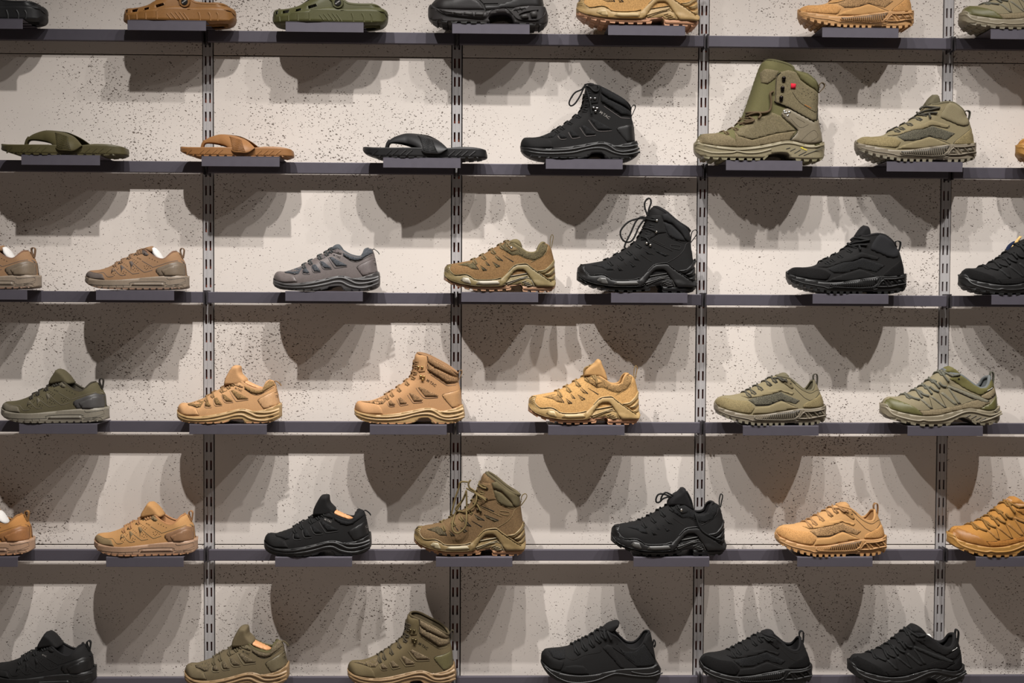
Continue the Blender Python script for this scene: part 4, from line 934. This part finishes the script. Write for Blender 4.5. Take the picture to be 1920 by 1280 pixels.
# (row, family, name, toe px, heel px, colour, tray left px, tray right px, options, category, label, short)
SHOES = [
 (1, 'clog', 'clog', -123, 88, 'clog_black', -104, 40, '', 'clog', 'black foam clog, only its heel in view', 'black clog'),
 (1, 'clog', 'clog', 232, 443, 'clog_tan', 240, 385, '', 'clog', 'tan brown foam clog with a black strap rivet', 'tan clog'),
 (1, 'clog', 'clog', 511, 728, 'clog_olive', 536, 681, '', 'clog', 'olive green foam clog between the tan clog and the black leather shoe', 'olive clog'),
 (1, 'leather', 'leather_boot', 802, 1028, 'leather_black', 849, 992, '', 'boot', 'black leather boot with chunky block-patterned sole', 'black leather boot'),
 (1, 'zboot', 'tactical_boot', 1080, 1310, 'z_tan', 1141, 1284, '', 'boot', 'tan suede boot with angular frame sole beside the black leather boot', 'tan frame-soled boot'),
 (1, 'trailmid', 'trail_boot', 1495, 1712, 't_tan', 1543, 1684, '', 'boot', 'tan trail boot with toothed sole, standing between the tan suede boot and the olive shoe', 'tan trail boot'),
 (1, 'hike', 'hiking_shoe', 1798, 2015, 'h_olive', 1858, 2000, '', 'shoe', 'olive hiking shoe with webbing laces on the topmost shelf', 'olive hiking shoe on the topmost shelf'),
 (2, 'flip', 'flip_flop', 3, 241, 'flip_olive', 41, 186, '', 'sandal', 'olive green rubber flip-flop', 'olive flip-flop'),
 (2, 'flip', 'flip_flop', 338, 552, 'flip_tan', 379, 523, '', 'sandal', 'coyote tan rubber flip-flop', 'coyote flip-flop'),
 (2, 'flip', 'flip_flop', 680, 915, 'flip_black', 719, 863, '', 'sandal', 'black rubber flip-flop with ribbed strap', 'black flip-flop'),
 (2, 'mmid', 'hiking_boot', 975, 1197, 'mm_black', 1024, 1167, 'bow', 'boot', 'black ankle hiking boot with looped bow lace and side lettering', 'black lettered ankle boot'),
 (2, 'tall', 'winter_boot', 1300, 1545, 'tall_olive', 1362, 1504, '', 'boot', 'tall olive boot with high tongue, black hooks and small red label', 'tall olive boot'),
 (2, 'trailmid', 'trail_boot', 1602, 1828, 't_olive', 1664, 1804, '', 'boot', 'olive mid-height trail boot with dark laces and toothed sole', 'olive trail boot'),
 (2, 'hike', 'hiking_shoe', 1905, 2120, 'h_tan', 1965, 2105, '', 'shoe', 'mustard hiking shoe of which only the toe shows, past the olive trail boot', 'toe-only mustard shoe'),
 (3, 'runner', 'running_shoe', -119, 76, 'run_brown', -95, 49, 'paper short', 'shoe', 'brown running shoe cut off to its heel, with white paper inside', 'heel-only brown running shoe'),
 (3, 'runner', 'running_shoe', 160, 355, 'run_brown', 181, 325, 'paper short', 'shoe', 'brown running shoe with grey toe patch and white paper stuffing', 'brown running shoe'),
 (3, 'mlow', 'trekking_shoe', 512, 713, 'm_grey', 536, 679, 'short', 'shoe', 'grey low trekking shoe with blue-grey mesh windows', 'grey trekking shoe'),
 (3, 'zlow', 'tactical_shoe', 832, 1042, 'z_brown', 866, 1008, 'short', 'shoe', 'brown suede low shoe with olive frame sole and tan lugs', 'brown suede low shoe'),
 (3, 'zboot', 'tactical_boot', 1081, 1305, 'z_black', 1147, 1288, 'bow', 'boot', 'black frame-soled boot with a tall loop of lace above its tongue', 'black frame-soled boot'),
 (3, 'trailmid', 'trail_boot', 1473, 1698, 't_black', 1525, 1665, '', 'boot', 'black mid-height trail boot with ribbed toothed sole', 'black trail boot'),
 (3, 'hike', 'hiking_shoe', 1797, 2012, 'h_black', 1860, 2000, 'tag', 'shoe', 'black hiking shoe with a wood-coloured tag tucked in its laces', 'tagged black hiking shoe'),
 (4, 'runner', 'running_shoe', 3, 204, 'run_olive', 37, 181, 'tall', 'shoe', 'dark olive running shoe with grey heel and pale sole', 'olive running shoe'),
 (4, 'mlow', 'trekking_shoe', 332, 529, 'm_tan', 356, 499, 'insole tall', 'shoe', 'tan low trekking shoe with brown mesh windows', 'tan trekking shoe'),
 (4, 'mmid', 'hiking_boot', 664, 872, 'mm_tan', 694, 837, '', 'boot', 'tan ankle hiking boot with padded mesh cuff and brass hooks', 'tan lettered ankle boot'),
 (4, 'zlow', 'tactical_shoe', 990, 1199, 'z_tan', 1029, 1170, 'tall bow3', 'shoe', 'tan suede low shoe with angular frame sole', 'tan suede low shoe'),
 (4, 'traillow', 'trail_shoe', 1338, 1548, 't_olive', 1394, 1534, '', 'shoe', 'olive low trail shoe with suede toe and toothed sole', 'olive trail shoe'),
 (4, 'hike', 'hiking_shoe', 1649, 1872, 'h_olive', 1704, 1841, 'paper', 'shoe', 'olive hiking shoe with grey collar lining and green toe cap', 'olive hiking shoe with grey lining'),
 (5, 'runner', 'running_shoe', -131, 64, 'run_tan2', -112, 32, 'paper short', 'shoe', 'mustard tan running shoe cut off to its heel, white paper inside', 'heel-only tan running shoe'),
 (5, 'runner', 'running_shoe', 177, 371, 'run_tan', 200, 343, 'tall', 'shoe', 'tan running shoe with brown heel patch and olive triangles', 'tan running shoe'),
 (5, 'mlow', 'trekking_shoe', 495, 697, 'm_black', 517, 659, 'insole tall', 'shoe', 'black low trekking shoe with pale orange insole showing', 'black trekking shoe'),
 (5, 'zboot', 'tactical_boot', 776, 986, 'z_boot_olive', 818, 960, 'bow2', 'boot', 'brown suede boot with olive lace loops hanging in front', 'brown lace-up boot'),
 (5, 'zlow', 'tactical_shoe', 1145, 1359, 'z_black', 1189, 1329, 'bow tall', 'shoe', 'black frame-soled low shoe with a lace trailing over its side', 'black frame-soled low shoe'),
 (5, 'traillow', 'trail_shoe', 1452, 1661, 't_tan', 1496, 1635, '', 'shoe', 'tan low trail shoe with toothed sole, all one colour', 'tan trail shoe'),
 (5, 'hike', 'hiking_shoe', 1775, 1992, 'h_tan', 1830, 1970, '', 'shoe', 'mustard hiking shoe with dark zigzag laces next to the tan trail shoe', 'mustard hiking shoe'),
 (6, 'runner', 'running_shoe', -16, 180, 'run_black', 10, 152, 'tall', 'shoe', 'all-black running shoe with raised heel patch', 'black running shoe'),
 (6, 'mlow', 'trekking_shoe', 346, 543, 'm_olive', 372, 514, 'insole tall', 'shoe', 'olive low trekking shoe with orange insole and tan sole', 'olive trekking shoe'),
 (6, 'mmid', 'hiking_boot', 651, 856, 'mm_olive', 684, 826, '', 'boot', 'olive ankle hiking boot with mesh cuff and tan sole', 'olive ankle boot'),
 (6, 'road', 'running_shoe', 1013, 1239, 'run_black', 1060, 1202, '', 'shoe', 'black road running shoe with thick ribbed foam sole', 'black road shoe'),
 (6, 'traillow', 'trail_shoe', 1310, 1522, 't_black', 1350, 1492, '', 'shoe', 'black low trail shoe with ribbed toothed sole', 'black low trail shoe'),
 (6, 'hike', 'hiking_shoe', 1588, 1806, 'h_black', 1630, 1772, 'paper', 'shoe', 'black hiking shoe with crossed webbing laces', 'black hiking shoe'),
]
# ------------------------------------------------------------------ shelf bars, trays, shoes
BARF, BARD, BARH = -.033, .0135, .0285
GREY = mat((90, 86, 95), 'paint')
def bar_mesh():
    b = MB(); b.box(-P/2+.006, P/2-.006, BARF, BARF+BARD, -BARH, 0); return bevelled(b.mesh(), .0012)
def bracket_mesh(sg, top):
    b = MB(); x = sg*(P/2-.0042)
    b.box(x-.0016, x+.0016, BARF-.002, .006, -BARH-.004, top); return bevelled(b.mesh(), .0006)
BM = bar_mesh(); BR = {(sg, low): bracket_mesh(sg, -.0002 if low else .004) for sg in (-1, 1) for low in (0, 1)}
spans = {}
TW, TYF = .192, -.125
def tray_mesh():
    b = MB(); t = .0015
    b.box(-TW/2, TW/2, TYF, -.0175, 0, t); b.box(-TW/2, TW/2, TYF, TYF+t, -.0235, 0); b.box(-.035, -.015, -.0188, -.0175, -.012, 0); b.box(.015, .035, -.0188, -.0175, -.012, 0)
    return bevelled(b.mesh(), .0005, 1)
TM = tray_mesh()
rows = {}
tray_y = {1: 50, 2: 302, 3: 555, 4: 805, 5: 1052, 6: 1300}
def rowtilt(r): return tray_y[r]
for (r, fam, name, t0, t1, col, q0, q1, opts, cat, label, short) in SHOES:
    zt = rowz(r)+.0017
    pa, pb = at(q0, tray_y[r], TYF), at(q1, tray_y[r], TYF)
    tr = setmat(link('shoe_tray', TM), GREY); tr.location = ((pa.x+pb.x)/2, 0, rowz(r)+.0002)
    spans.setdefault(r, []).append((tr.location.x-TW/2-.004, tr.location.x+TW/2+.004))
    tag(tr, 'grey metal display tray under the '+short, 'tray', 'display trays on the shelf bars')
    F = FAM[fam]; yc = TYF-.003+F.W
    a, b = at(t0, tray_y[r]-40, yc), at(t1, tray_y[r]-40, yc)
    sc = (b.x-a.x)/F.L
    root = empty(name, (a.x, yc, zt+.0001)); root.scale = (sc, min(1.0, max(.9, sc)), sc)
    tag(root, label, cat)
    W = W_[col]; up = None; made = []
    for (pn, me, role, sub, opt, lb) in F.parts:
        if opt and opt not in opts.split(): continue
        o = link(pn, me, root); setmat(o, mat(*W[role]))
        if lb: o['label'] = lb
        if pn in ('tread', 'perforation', 'sole_slat', 'strap_rib', 'sole_rib'): o['kind'] = 'stuff'
        made.append((o, pn, sub))
        if pn in ('upper', 'footbed'): up = o
    for o, pn, sub in made:
        if sub and up is not None and o is not up and not pn.startswith(('sole', 'shank', 'toe_bumper', 'side_frame', 'heel_brace', 'toe_rib', 'toe_ridge', 'frame_ridge', 'brace_ridge', 'rib', 'tread', 'heel_truss', 'heel_pocket_shade', 'grip', 'strap')): o.parent = up
    for i in range(0, 5):
        if rail(i) < (a.x+b.x)/2 <= rail(i+1): rows.setdefault((r, i), []).append(short)
for r in range(1, 7):
    for i in range(0, 5):
        root = empty('shelf_bar', ((rail(i)+rail(i+1))/2, 0, rowz(r)))
        on = rows.get((r, i), [])
        lab = 'dark grey shelf bar carrying the '+' and the '.join(on[:2])
        if len(lab.split()) > 16: lab = 'dark grey shelf bar carrying the '+on[0]
        if not on:
            lab = {4: 'dark grey shelf bar ending below the tagged black hiking shoe', 6: 'dark grey shelf bar ending below the mustard hiking shoe'}.get(r, 'empty dark grey shelf bar')
        tag(root, lab, 'shelf', 'shelf bars between the uprights')
        setmat(link('bar', BM, root), GREY)
        for sg in (-1, 1):
            bx = root.location.x+sg*(P/2-.0042)
            low = int(any(p0 < bx < p1 for p0, p1 in spans.get(r, ())))
            setmat(link('bracket', BR[sg, low], root), mat((70, 66, 70), 'paint'))
